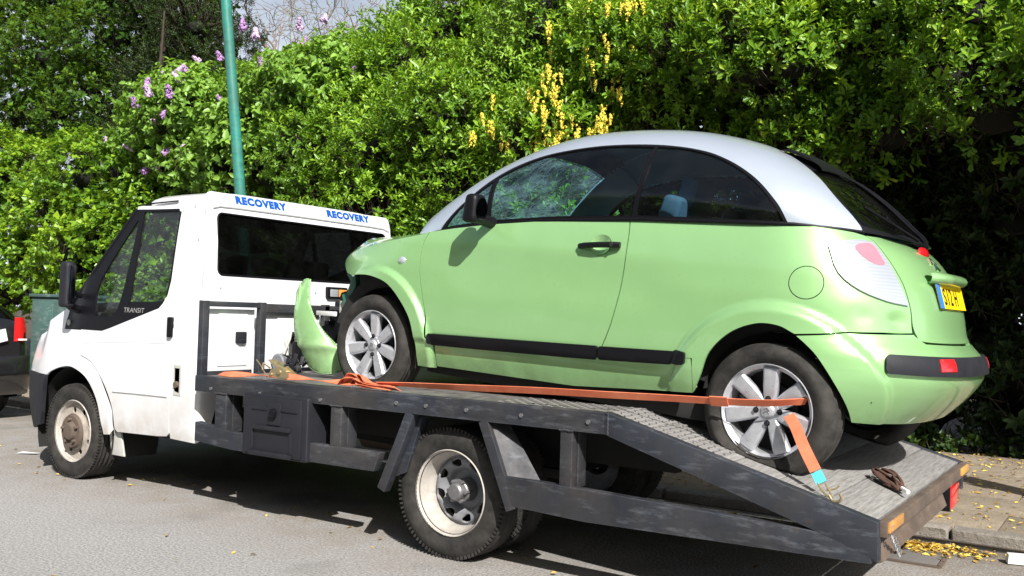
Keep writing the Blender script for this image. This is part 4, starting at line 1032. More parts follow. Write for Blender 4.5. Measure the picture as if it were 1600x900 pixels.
# ------------------------------------------------------------------ ground and street
def ground():
    m=NT('worn_asphalt');p=m.coord(world=True);n=m.noise(1.3,5,.6,p);f=m.noise(70,5,.8,p);f2=m.noise(45,4,.65,p)
    v=m.n('ShaderNodeTexVoronoi',i_Scale=75.0);m.l(p,v.inputs['Vector'])
    c=m.mix(m.ramp(n,[(.3,0),(.7,1)]),(.205,.206,.208),(.26,.261,.262))
    c=m.mix(m.ramp(f,[(.36,0),(.64,1)]),m.mix(.62,c,(.05,.05,.05)),m.mix(.55,c,(.54,.53,.52)))
    c=m.mix(m.ramp(v.outputs['Distance'],[(.02,.55),(.10,0)]),c,(.52,.49,.44))
    sp=m.n('ShaderNodeSeparateXYZ');m.l(p,sp.inputs[0])
    g=m.n('ShaderNodeMapRange',i_1=-1.7,i_2=-.7,i_3=0.0,i_4=1.0);m.l(sp.outputs[1],g.inputs[0])
    dm=m.math('MULTIPLY',g.outputs[0],m.ramp(m.noise(3.5,6,.7,p),[(.40,.15),(.68,1)]))
    c=m.mix(m.math('MULTIPLY',dm,.6),c,(.20,.155,.105))
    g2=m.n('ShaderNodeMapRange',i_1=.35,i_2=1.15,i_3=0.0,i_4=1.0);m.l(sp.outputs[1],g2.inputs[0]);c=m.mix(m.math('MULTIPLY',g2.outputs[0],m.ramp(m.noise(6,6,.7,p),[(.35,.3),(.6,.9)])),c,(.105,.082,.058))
    st=m.ramp(m.noise(.8,3,.6,p),[(.58,0),(.70,.55)]);c=m.mix(st,c,(.13,.13,.125))
    m.set(col=c,rough=.88,spec=.3);b=m.math('ADD',m.math('MULTIPLY',f,.5),v.outputs['Distance']);m.bump(b,.55,.006)
    M['asphalt']=m.m
    def stone(name,a,b,sc=30):
        m=NT(name);p=m.coord(world=True);n=m.noise(3,6,.65,p);f=m.noise(sc*4,3,.7,p)
        c=m.mix(m.ramp(n,[(.3,0),(.7,1)]),a,b);c=m.mix(m.ramp(f,[(.35,.5),(.6,0)]),c,tuple(x*.35 for x in a));c=m.mix(m.ramp(m.noise(9,6,.7,p),[(.5,0),(.7,.5)]),c,tuple(x*.45 for x in a));oi=m.n('ShaderNodeObjectInfo')
        c=m.mix(m.ramp(oi.outputs['Random'],[(0,0),(1,.35)]),c,tuple(x*.7 for x in a))
        m.set(col=c,rough=.9);m.bump(m.noise(22,6,.7,p),.8,.02);return m.m
    M['kerb']=stone('kerb_concrete',(.22,.20,.175),(.34,.31,.27));M['slab']=stone('paving_stone',(.25,.205,.15),(.34,.285,.215));M['soil']=stone('bare_soil',(.05,.04,.028),(.11,.085,.06))
    nx=60;xs=np.linspace(-60,40,nx)
    me=MB();me.add([(-200,-200,0),(200,-200,0),(200,1.19,0),(-200,1.19,0)],[(0,1,2,3)]);me.build('road',M['asphalt'],kind='structure')
    MB().add([(-200,1.16,.030),(200,1.16,.030),(200,200,.030),(-200,200,.030)],[(0,1,2,3)]).build('soil_ground',M['soil'],kind='structure')
    k=empty('kerb',(0,1.2,0),kind='structure')
    base=[]
    for v in range(3):
        mb=MB();mb.box((0,.075,.035),(.905,.15,.13));o=mb.build('kerb_stone',M['kerb'],k,bevel=.03,seg=3)
        for vt in o.data.vertices:vt.co.x+=random.uniform(-.004,.004);vt.co.y+=random.uniform(-.006,.004);vt.co.z+=random.uniform(-.005,.003)
        base.append(o)
    for i in range(26):
        o=base[i] if i<3 else base[i%3].copy()
        if i>=3:COL.objects.link(o)
        o.location=(-15.2+i*.918+.06,random.uniform(-.006,.006),random.uniform(-.004,.004));o.rotation_euler=(random.uniform(-.015,.015),0,random.uniform(-.004,.004))
    pv=empty('pavement',(0,1.35,0),kind='structure')
    base=[]
    for v in range(4):
        o=MB().box((0,0,.055),(.893,.592,.07)).build('paving_slab',M['slab'],pv,bevel=.006);base.append(o)
    c=0
    for j in range(6):
        for i in range(26):
            x=-15.4+i*.9+(.45 if j%2 else 0);y=.305+j*.602
            o=base[c] if c<4 else base[c%4].copy()
            if c>=4:COL.objects.link(o)
            o.location=(x,y,random.uniform(-.004,.004));o.rotation_euler=(random.uniform(-.006,.006),random.uniform(-.006,.006),random.uniform(-.004,.004));c+=1
    # iron cover in the gutter
    mc=empty('utility_cover',(5.36,.80,0),rz=.02,label='square grey utility cover let into the road below the ramp',cat='manhole cover')
    MB().box((0,0,.003),(.36,.44,.010)).build('cover_plate',M['asphalt2'],mc,bevel=.002)
    mb=MB()
    for a,b in(((-.20,-.24),(.20,-.24)),((.20,-.24),(.20,.24)),((.20,.24),(-.20,.24)),((-.20,.24),(-.20,-.24))):mb.bar((a[0],a[1],.005),(b[0],b[1],.005),.022,.012)
    mb.build('cover_frame',M['rust'],mc)
M['asphalt2']=simple('tarred_cover',(.13,.125,.12),.85,var=.3,scale=30,bump=.4)
ground()
# pole
p0=Vector((-1.842,2.408,.05));d=(Vector((-2.176,2.025,4.735))-p0).normalized()
P=empty('lamp_post',p0,label='leaning teal green street lamp post behind the truck cab',cat='lamp post')
MB().tube([(0,0,0),d*1.2,d*1.21,d*7.5],[.10,.10,.063,.052],20).build('pole',M['pole'],P)
mb=MB();mb.tube([d*1.14,d*1.20,d*1.26],[.105,.108,.067],20);mb.build('collar',M['pole'],P)
mb=MB();mb.tube([d*7.45,d*7.9+Vector((.1,-.25,0)),d*8.1+Vector((.2,-.9,0))],.035,10);mb.build('bracket_arm',M['pole'],P)
mb=MB();mb.box(d*8.12+Vector((.25,-1.15,-.02)),(.26,.6,.13));mb.build('lantern',M['lightgrey'],P,bevel=.04)
# telegraph pole just outside the frame, whose shadow falls on the pavement
tp=empty('telegraph_pole',(7.55,.98+.55,.05),label='brown wooden telegraph pole on the pavement right of the ramp',cat='pole')
MB().tube([(0,0,0),(0,0,7.5)],[.15,.11],18).build('pole',simple('creosoted_wood',(.09,.06,.04),.85,var=.4,scale=20,bump=.4),tp)
mb=MB();mb.box((.02,-.16,2.2),(.22,.02,.16));mb.build('number_tag',M['lightgrey'],tp,bevel=.004)
# green street cabinet
cb=empty('street_cabinet',(-5.55,2.35,.05),rz=.08,label='weathered green metal cabinet on the pavement beyond the dark car',cat='cabinet')
mb=MB();mb.box((0,0,.66),(.95,.42,1.26));mb.build('cabinet_body',M['boxgreen'],cb,bevel=.01)
for s_ in(-1,1):
    dr=MB().box((s_*.225,-.218,.66),(.42,.02,1.12)).build('cabinet_door',M['boxgreen'],cb,bevel=.006)
    MB().box((s_*.05,-.234,.70),(.02,.02,.10)).build('handle',M['rust'],dr,bevel=.003)
MB().box((0,0,1.305),(1.02,.48,.04)).build('cabinet_lid',M['boxgreen'],cb,bevel=.008)
# low iron railings beside it
rl=empty('iron_railing',(-4.9,3.6,.05),label='low dark iron railing at the foot of the hedge beyond the cab',cat='railing')
for i in range(24):
    x=-3.4+i*.2;MB().cyl((x,0,.62),.010,1.2,'z',6).build('upright',M['trimdust'],rl)
for z in(.2,1.12):MB().box((-1.1,0,z),(4.8,.03,.03)).build('top_rail' if z>1 else 'bottom_rail',M['trimdust'],rl)
# ---- dark car parked ahead
def dark_car():
    t=empty('dark_car',(-3.55,-.09,0),label='black hatchback parked ahead of the truck, red tail lamp showing',cat='car')
    # x forward is negative; rear face at x=0. sections: (x, half width, z bottom, z shoulder, z roof)
    B=M['blackpaint']
    st=[(.0,.70,.34,.86,.90),(-.03,.78,.28,.93,1.0),(-.12,.835,.24,.98,1.10),(-.30,.85,.22,1.0,1.24),(-.55,.855,.20,1.0,1.38),(-.9,.86,.20,.99,1.44),(-1.6,.86,.20,.97,1.46),(-2.2,.86,.20,.95,1.42),(-2.75,.86,.20,.93,1.12),(-3.1,.855,.20,.91,.95),(-3.7,.82,.22,.82,.84),(-4.0,.72,.28,.70,.72),(-4.08,.60,.34,.60,.62)]
    n=22;P=np.zeros((len(st),2*n+1,3))
    for i,(x,w,zb_,zs,zt) in enumerate(st):
        half=[]
        for k in range(n+1):
            u=k/n
            if u<.12:y=w*(.90+.08*(u/.12));z=zb_
            elif u<.55:v=(u-.12)/.43;y=w*(.98+.02*math.sin(v*math.pi));z=zb_+(zs-zb_)*v
            else:
                v=(u-.55)/.45;a=v*math.pi/2;y=w*(.96*math.cos(a)**.62) ;z=zs+(zt-zs)*math.sin(a)**.8
            half.append((y,z))
        for k in range(n+1):P[i,k]=(x,-half[k][0],half[k][1])
        for k in range(n):P[i,2*n-k]=(x,half[k][0],half[k][1])
    bd=MB().grid(P);L=2*n+1
    bd.add([tuple(p) for p in P[0]],[tuple(range(L))]);bd.add([tuple(p) for p in P[-1]],[tuple(range(L))[::-1]])
    bd.build('body',B,t,ang=60)
    # rear window and side glass, laid just proud of the body
    def at(x,u):
        xs=[-s[0] for s in st];k=u*2*n;j=int(min(2*n-1,k));f=k-j
        col=P[:,j]*(1-f)+P[:,j+1]*f
        return np.stack([np.interp(-x,xs,col[:,c]) for c in range(3)],-1)
    def gs(x,u,off=.006):
        x=np.asarray(x,float);u=np.asarray(u,float);o=[]
        for a,b in zip(x.ravel(),u.ravel()):
            p=at(a,b);e=.004;dx=at(a-e,b)-at(a+e,b);du=at(a,min(1,b+.005))-at(a,max(0,b-.005));nn=np.cross(du,dx);nn/=max(np.linalg.norm(nn),1e-9);o.append(p+nn*off)
        return np.array(o).reshape(x.shape+(3,))
    def patch(name,x0,x1,u0,u1,mat,off,par=t):
        X,U=np.meshgrid(np.linspace(x0,x1,12),np.linspace(u0,u1,16),indexing='ij');MB().grid(gs(X,U,off)).build(name,mat,par,ang=60)
    patch('rear_window',-.12,-.52,.36,.64,M['privacy'],.006)
    for u0,u1 in((.285,.36),(.64,.715)):
        patch('side_window',-.75,-2.3,u0,u1,M['privacy'],.006)
    for sg in(-1,1):
        # lamp wrapping the rear corner
        pr=[]
        mb=MB();Q=np.zeros((7,9,3))
        for i in range(7):
            a=i/6*math.pi/2
            for j in range(9):
                z=.84+.255*j/8;tp=1-.25*(j/8)**2
                Q[i,j]=(.012-.22*tp*(1-math.cos(a)),sg*(.60+.235*math.sin(a)*tp+.02),z)
        mb.grid(Q);lp=mb.build('tail_lamp',M['red'],t,ang=180)
        MB().box((.02,sg*.71,.858),(.02,.09,.018)).build('reversing_lens',M['whitebit'],lp,bevel=.004)
        for x in(-.72,-3.25):
            w=empty('wheel',(x,sg*.76,.31),0 if sg<0 else math.pi);w.parent=t
            tyre_mesh(.31,.2,.19,tread=False).build('tyre',M['tyre'],w)
            MB().lathe([(0,-.07),(.06,-.075),(.17,-.06),(.2,-.085)],32).build('rim',M['wheelgrey'],w)
    mb=MB();Q=np.zeros((31,8,3))
    for i in range(31):
        y=-.84+1.68*i/30;e=(1-abs(y/.87)**5)**.4
        for j,(dx,z) in enumerate(((-.10,.26),(.02,.28),(.07,.36),(.085,.48),(.08,.60),(.06,.66),(.02,.69),(-.03,.69))):Q[i,j]=(-.16+(dx+.16)*e,y,z)
    mb.grid(Q);bp=mb.build('rear_bumper',B,t,ang=180)
    mb=MB();mb.tube([(.088-.245*(1-(1-abs(y/.87)**5)**.4),y,.50) for y in np.linspace(-.82,.82,41)],.012,6);mb.build('bumper_strip',M['trim'],bp)
    MB().box((.045,0,.78),(.02,.52,.11)).build('number_plate',M['yellow'],t,bevel=.004)
    MB().box((.035,.48,.90),(.012,.10,.13),rot=(.25,0,0)).build('sticker',M['whitebit'],t,bevel=.003)
    MB().box((.03,0,.93),(.03,.6,.04)).build('boot_trim',M['trim'],t,bevel=.008)
dark_car()
# ------------------------------------------------------------------ things on the bed
def ribbon(mb,pts,w,th,side):
    """webbing along pts, `side` gives the across-direction at each point"""
    n=len(pts);V=[]
    P=[Vector(p) for p in pts]
    for i,p in enumerate(P):
        t=(P[min(i+1,n-1)]-P[max(i-1,0)]).normalized();s=Vector(side[i]) if hasattr(side[0],'__len__') else Vector(side)
        s=(s-t*s.dot(t)).normalized();nn=t.cross(s)
        V+=[p+s*w/2+nn*th/2,p-s*w/2+nn*th/2,p-s*w/2-nn*th/2,p+s*w/2-nn*th/2]
    F=[(0,1,2,3),(4*n-4,4*n-1,4*n-2,4*n-3)]
    for i in range(n-1):
        for k in range(4):a=i*4+k;b=i*4+(k+1)%4;F.append((a,a+4,b+4,b))
    mb.add(V,F)
def smooth3(pts,n=6):
    P=[np.array(p,float) for p in pts];o=[]
    for i in range(len(P)-1):
        p1,p2=P[i],P[i+1];p0=P[i-1] if i else 2*p1-p2;p3=P[i+2] if i+2<len(P) else 2*p2-p1
        for k in range(n):
            t=k/n;o.append(.5*((2*p1)+(p2-p0)*t+(2*p0-5*p1+4*p2-p3)*t*t+(3*p1-p0-3*p2+p3)*t**3))
    o.append(P[-1]);return o
def straps():
    s=empty('ratchet_strap',(3.0,-.97,.84),label='long faded orange ratchet strap from the bed front to the rear wheel',cat='strap')
    L=s.location
    def rel(p):return tuple(Vector(p)-L)
    mb=MB()
    pts=smooth3([(1.66,-.99,.855),(1.95,-.985,.862),(2.2,-.98,.872),(2.45,-.985,.866),(2.72,-.98,.868),(2.86,-.99,.862),(3.05,-.985,.870)],5)
    sd=[(0,1,.35+.5*math.sin(i*.7)) for i in range(len(pts))];ribbon(mb,[rel(p) for p in pts],.050,.004,sd)
    mb.build('lower_webbing',M['strap'],s,ang=60)
    mb=MB()
    pts=smooth3([(2.95,-.975,.878),(3.2,-.985,.885),(3.54,-1.0,.895),(3.98,-.975,.908),(4.35,-.94,.912),(4.66,-.90,.916),(4.92,-.872,.918),(5.10,-.862,.925),(5.19,-.840,.935),(5.24,-.79,.938)],6)
    n=len(pts);sd=[]
    for i in range(n):
        t=i/n;a=.35+.75*math.sin(min(1,t*1.15)*math.pi*.9)+.12*math.sin(t*9);sd.append((0,-math.cos(a),math.sin(a)))
    ribbon(mb,[rel(p) for p in pts],.038,.004,sd)
    # sewn overlap
    k=int(n*.62);ribbon(mb,[rel(Vector(p)+Vector((0,-.006,0))) for p in pts[k:k+3]],.052,.006,sd[k:k+3])
    mb.build('upper_webbing',M['strap'],s,ang=60)
    mb=MB()
    for k in range(4):
        pts=smooth3([(2.68+.03*k,-.99+.02*k,.862),(2.73+.04*k,-1.0,.90+.014*(k%2)),(2.80+.03*k,-.985,.905-.01*k),(2.84+.04*k,-.99,.865),(2.98+.05*k,-.985-.01*k,.858)],5)
        ribbon(mb,[rel(p) for p in pts],.045,.004,(.3,1,.5*(-1)**k))
    mb.build('loose_webbing',M['strap'],s,ang=60)
    # ratchet
    rt=MB()
    for y in(-1.0,-.94):rt.prism([(2.10,.86),(2.26,.858),(2.28,.885),(2.20,.93),(2.12,.905)],lambda a,b,d:rel((a,d,b)),y-.002,y+.002)
    rt.cyl(rel((2.2,-.97,.895)),.014,.085,'y',12);rt.cyl(rel((2.13,-.97,.88)),.009,.08,'y',10);rt.box(rel((2.15,-.97,.935)),(.12,.062,.005),rot=(0,.5,0));rt.tube([rel((2.05,-1.0,.90)),rel((2.02,-.97,.94)),rel((2.05,-.94,.91))],.005,6)
    rt.tube([rel((2.08,-.99,.86)),rel((2.0,-.975,.93)),rel((1.95,-.96,.955))],.004,6);rt.tube([rel((2.1,-.95,.87)),rel((2.06,-.955,.96)),rel((2.2,-.96,.945))],.004,6)
    rt.build('ratchet_buckle',M['gilt'],s,bevel=.001)
    # strap through the rear wheel, down to the deck edge
    s2=empty('wheel_strap',(5.35,-.95,.60),label='short orange strap with teal tag and hook from wheel to ramp edge',cat='strap');L=s2.location
    rel=lambda p:tuple(Vector(p)-L)
    mb=MB();pts=smooth3([(5.175,-.82,.875),(5.222,-.875,.835),(5.275,-.93,.76),(5.335,-.965,.672)],5);ribbon(mb,[rel(p) for p in pts],.048,.004,(1,.2,.35));mb.build('webbing',M['strap'],s2,ang=60)
    mb=MB();pts=[(5.338,-.967,.668),(5.352,-.975,.648),(5.365,-.982,.628)];ribbon(mb,[rel(p) for p in pts],.044,.007,(1,.2,.35));mb.build('teal_tag',M['tealtag'],s2)
    mb=MB()
    for k in(-1,1):mb.tube([rel((5.365+.016*k,-.984,.628)),rel((5.385+.016*k,-.992,.60)),rel((5.405+.008*k,-1.0,.578))],.0045,6)
    mb.tube([rel(p) for p in smooth3([(5.40,-1.0,.585),(5.415,-1.005,.567),(5.44,-1.01,.566),(5.452,-1.012,.582),(5.445,-1.012,.60)],4)],.0055,8)
    mb.tube([rel(p) for p in smooth3([(5.385,-.99,.60),(5.42,-.985,.612),(5.435,-.98,.625)],4)],.004,6)
    mb.build('hook',M['gilt'],s2)
    # bundle of rope on the ramp
    r=empty('rope_bundle',(5.49,-.33,.557),label='small bundle of dark brown rope with white end on the ramp',cat='rope')
    mb=MB()
    for k in range(9):
        a=k*.7;w=.07-.004*k
        pts=smooth3([(-.10,.02*math.sin(a),.012),(-.06+.01*math.sin(a*2),.05*math.cos(a),.030+.012*math.sin(a)),(.03,.035*math.sin(a*1.3),.028+.01*math.cos(a)),(.09,.02*math.cos(a*2),.012),(.03,-.035*math.cos(a),.010),(-.07,-.03*math.sin(a),.012)],5)
        mb.tube(pts,.007,6)
    o=mb.build('coil',M['rope'],r,rz=-.75);o.rotation_euler=(0,math.atan(.275),-.75)
    mb=MB();mb.tube([(.07,-.07,-.004),(.105,-.115,-.012)],.009,8);mb.build('white_end',M['whitebit'],r)
M['gilt']=simple('tarnished_gilt_steel',(.42,.34,.20),.4,metal=.7,var=.3,scale=30)
straps()
# torn-off front bumper standing on the bed
def debris():
    d=empty('torn_bumper',(2.03,-.62,.84),label='torn-off curved green front bumper standing on the bed before the car',cat='bumper')
    o_=np.array([2.0,.84])
    main=smooth_poly([(1.80,1.38),(1.865,1.468),(1.925,1.470),(1.945,1.37),(1.985,1.255),(2.07,1.13),(2.16,1.03),(2.195,.93),(2.185,.885),(2.10,.862),(1.985,.885),(1.90,.955),(1.875,1.02),(1.838,1.12),(1.832,1.22),(1.822,1.34)],corners=(2,12),n=3)-o_
    flap=smooth_poly([(1.860,1.435),(1.81,1.415),(1.768,1.34),(1.755,1.23),(1.780,1.12),(1.860,1.07),(1.880,1.22),(1.868,1.34)],corners=(0,5),n=3)-o_
    def sf(a,b):
        a=np.asarray(a,float);b=np.asarray(b,float);ac=-.105+.02*(b-.60)+.60*np.clip(.42-b,0,1)**1.5
        return np.stack([a,.02+2.6*(a-ac)**2+.55*(b-.30)**2-.012*np.exp(-((b-.20)/.03)**2),b],-1)
    def sg_(a,b):
        a=np.asarray(a,float);b=np.asarray(b,float)
        return np.stack([a,.045-.75*(a+.15)+1.0*(a+.20)**2+.3*(b-.4)**2,b],-1)
    sh=panel('bumper_skin',sf,main,M['green'],d,h=.02,flange=.006);sh['label']='main curved green skin of the torn bumper'
    f2=panel('bumper_flap',sg_,flap,M['green'],d,h=.02,flange=.006)
    for o in (sh,f2):
        mo=o.modifiers.new('thick','SOLIDIFY');mo.thickness=.007;mo.offset=-1
    mb=MB();mb.tube([(-.15,.03,.25),(-.12,.03,.12),(-.06,.02,.03)],.006,6);mb.box((-.13,.05,.16),(.07,.05,.12));mb.build('fog_lamp_opening',M['trim'],d,bevel=.008)
    l=empty('smashed_lamp_unit',(1.86,-.62,.84),label='smashed black lamp unit and grille pieces lying before the torn bumper',cat='car debris')
    mb=MB();mb.lathe([(0,-.03),(.05,-.03),(.058,-.02),(.055,.03),(.03,.06)],20,fn=lambda v:(v[0]-.06+v[1]*-.4,v[1]-.02,v[2]+.085));mb.build('lamp_bowl',M['wheelgrey'],l)
    mb=MB()
    for k in range(20):mb.box((-.08+.0105*k,.02+.04*math.sin(k*2.3),.02+.12*abs(math.sin(k*1.9))*(1-k/60)),(.03+.05*(k%3)/2,.012+.02*(k%2),.010+.015*(k%4)/3),rot=(.7*k,.4*k,.9*k))
    mb.build('broken_plastic',M['trimdust'],l,bevel=.005)
    mb=MB();mb.tube([(-.02,-.02,.14),(.01,0,.24),(.0,.02,.30)],.008);mb.tube([(-.03,.02,.13),(-.05,.02,.22)],.010);mb.build('bracket',M['lightgrey'],l)
debris()
# small litter
pk=empty('white_packet',(5.90,.95,0),rz=.3,label='crushed white packet lying in the gutter at the right',cat='litter')
mb=MB();mb.box((0,0,.03),(.12,.07,.05),taper=.9);mb.build('packet',M['whitebit'],pk,bevel=.004)
pk=empty('white_card',(-1.25,-.55,.004),rz=.5,label='small white scrap of card on the road before the front wheel',cat='litter')
mb=MB();mb.add([(-.09,-.03,.004),(.08,-.035,.010),(.09,.03,.004),(-.07,.035,.012)],[(0,1,2,3)]);mb.build('scrap',M['whitebit'],pk)
# ------------------------------------------------------------------ plants
def leafmat(name,cols,trans=.30,rough=.42,spec=.5):
    m=NT(name);t=m.t
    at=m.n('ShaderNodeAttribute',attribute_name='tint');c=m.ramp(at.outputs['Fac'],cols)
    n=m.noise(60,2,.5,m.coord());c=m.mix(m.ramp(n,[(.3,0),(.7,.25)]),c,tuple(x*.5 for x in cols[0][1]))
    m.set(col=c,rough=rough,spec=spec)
    tr=m.n('ShaderNodeBsdfTranslucent');tc=m.mix(.5,c,(.38,.58,.03));m.l(tc,tr.inputs[0])
    mx=m.n('ShaderNodeMixShader');mx.inputs[0].default_value=trans;m.l(m.b.outputs[0],mx.inputs[1]);m.l(tr.outputs[0],mx.inputs[2]);m.l(mx.outputs[0],m.o.inputs[0]);return m.m
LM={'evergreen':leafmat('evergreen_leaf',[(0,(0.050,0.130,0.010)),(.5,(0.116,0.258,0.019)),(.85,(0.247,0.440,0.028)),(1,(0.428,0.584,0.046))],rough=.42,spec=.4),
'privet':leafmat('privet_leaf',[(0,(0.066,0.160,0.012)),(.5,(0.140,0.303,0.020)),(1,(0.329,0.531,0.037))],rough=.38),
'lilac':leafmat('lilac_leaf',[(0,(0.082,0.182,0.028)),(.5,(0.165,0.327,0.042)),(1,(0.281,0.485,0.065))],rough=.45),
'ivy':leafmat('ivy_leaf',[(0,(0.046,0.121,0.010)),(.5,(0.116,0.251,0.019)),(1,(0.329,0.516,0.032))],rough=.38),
'shadeivy':leafmat('shade_ivy_leaf',[(0,(.016,.045,.007)),(.5,(.040,.100,.012)),(.8,(.09,.19,.02)),(1,(.18,.32,.03))],rough=.5,spec=.25),  # darker copy of the ivy leaf, shade of the unlit crown in its colour
'dark':leafmat('shade_dark_leaf',[(0,(.012,.030,.008)),(.7,(.022,.050,.012)),(1,(.06,.10,.018))],trans=.1,rough=.5,spec=.3),  # leaf colour darkened to carry shade, used for several shaded plants
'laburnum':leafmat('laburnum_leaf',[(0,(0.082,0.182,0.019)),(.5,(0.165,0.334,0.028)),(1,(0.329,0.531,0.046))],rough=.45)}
M['lilacflower']=simple('lilac_blossom',(.40,.22,.50),.8,var=.35,scale=60)
M['lilacpale']=simple('pale_lilac_blossom',(.54,.38,.60),.8,var=.25,scale=60)
M['yellowflower']=simple('yellow_blossom',(.74,.62,.07),.7,var=.2,scale=60)
M['bark']=simple('grey_brown_bark',(.17,.13,.095),.9,var=.4,scale=14,bump=.6)
M['darkbark']=simple('dark_bark',(.05,.038,.028),.9,var=.4,scale=14,bump=.6)
M['inner']=simple('gap_shade_black',(.005,.006,.003),.95,var=.5,scale=30,bump=.6)  # near-black colour paints the shade in gaps between leaves
def nrmz(a):return a/np.maximum(np.linalg.norm(a,axis=-1,keepdims=True),1e-9)
def leaf_arrays(pos,dr,nm,L,W,tint,shape='oval'):
    """six-cornered leaves folded along the midrib: two quads each"""
    n=len(pos);side=nrmz(np.cross(dr,nm));nm=np.cross(side,dr)
    prof={'oval':[(0,0,0),(.55,.30,.05),(.95,.62,.03),(0,1,-.10)],'long':[(0,0,0),(.55,.35,.05),(1.0,.78,.02),(0,1,-.08)],'heart':[(0,0,0),(1.0,.22,.06),(.72,.62,.02),(0,1,-.14)],'ivy':[(0,0,0),(1.05,.15,.04),(.55,.60,.0),(0,1,-.08)]}[shape]
    b,p1,p2,t=prof
    P=[]
    for (s,l,f),sg in ((b,1),(p1,-1),(p2,-1),(t,1),(p2,1),(p1,1)):
        P.append(pos+dr*(l*L)[:,None]+side*(s*sg*W/2)[:,None]+nm*(f*L)[:,None]*1.6)
    V=np.stack(P,1).reshape(-1,3)
    i=np.arange(n)[:,None]*6
    F=np.concatenate([i+np.array([0,3,2,1]),i+np.array([0,5,4,3])],1).reshape(-1,4)
    return V,F,np.repeat(tint,6)
def mesh_np(name,V,F,tint,mat,parent,loc=None,**k):
    me=bpy.data.meshes.new(name);me.vertices.add(len(V));me.vertices.foreach_set('co',V.astype(np.float32).ravel())
    me.loops.add(F.size);me.loops.foreach_set('vertex_index',F.astype(np.int32).ravel())
    me.polygons.add(len(F));me.polygons.foreach_set('loop_start',np.arange(0,F.size,4,dtype=np.int32))
    me.update(calc_edges=True);me.materials.append(mat)
    at=me.attributes.new('tint','FLOAT','POINT');at.data.foreach_set('value',tint.astype(np.float32))
    if parent is None and not k: return me
    o=bpy.data.objects.new(name,me);COL.objects.link(o);o.parent=parent
    if loc is not None:o.location=loc
    return tag(o,**k)
def sprig(axis,base,g,k,spread,L,W,tlen,droop=0):
    """k leaves set round each twig (arrays of twigs)"""
    n=len(base);u=g.normal(size=(n,3));u=nrmz(u-axis*(u*axis).sum(1,keepdims=True));w=np.cross(axis,u)
    j=np.arange(k);ph=(j*2.4)[None,:]+g.uniform(0,6.28,(n,1));tt=np.tile(((j+.5)/k)[None,:],(n,1))
    sp=spread*(1.15-.6*tt)+g.normal(0,.15,(n,k))
    rad=np.cos(ph)[...,None]*u[:,None]+np.sin(ph)[...,None]*w[:,None]
    dr=axis[:,None]*np.cos(sp)[...,None]+rad*np.sin(sp)[...,None];dr[...,2]-=droop
    dr=nrmz(dr+g.normal(0,.12,dr.shape))
    nm=nrmz(axis[:,None]*np.sin(sp)[...,None]-rad*np.cos(sp)[...,None]+g.normal(0,.15,dr.shape)+np.array([0,0,.35 if droop else .1]))
    pos=base[:,None]+axis[:,None]*(tt*tlen)[...,None]
    l=L*np.clip(g.normal(.92,.24,(n,k)),.4,1.5);return pos.reshape(-1,3),dr.reshape(-1,3),nm.reshape(-1,3),l.ravel(),(W*l/L).ravel()
def region(g,boxes,rmin,rmax):
    C=[]
    for (x0,x1,y0,y1,z0,z1,n) in boxes:
        for _ in range(n):C.append((g.uniform(x0,x1),g.uniform(y0,y1),g.uniform(z0,z1),*(g.uniform(rmin,rmax)*np.array([1.15,.9,.85]))))
    return np.array(C)
VIEW=np.array([6.4,-4.9,1.27])
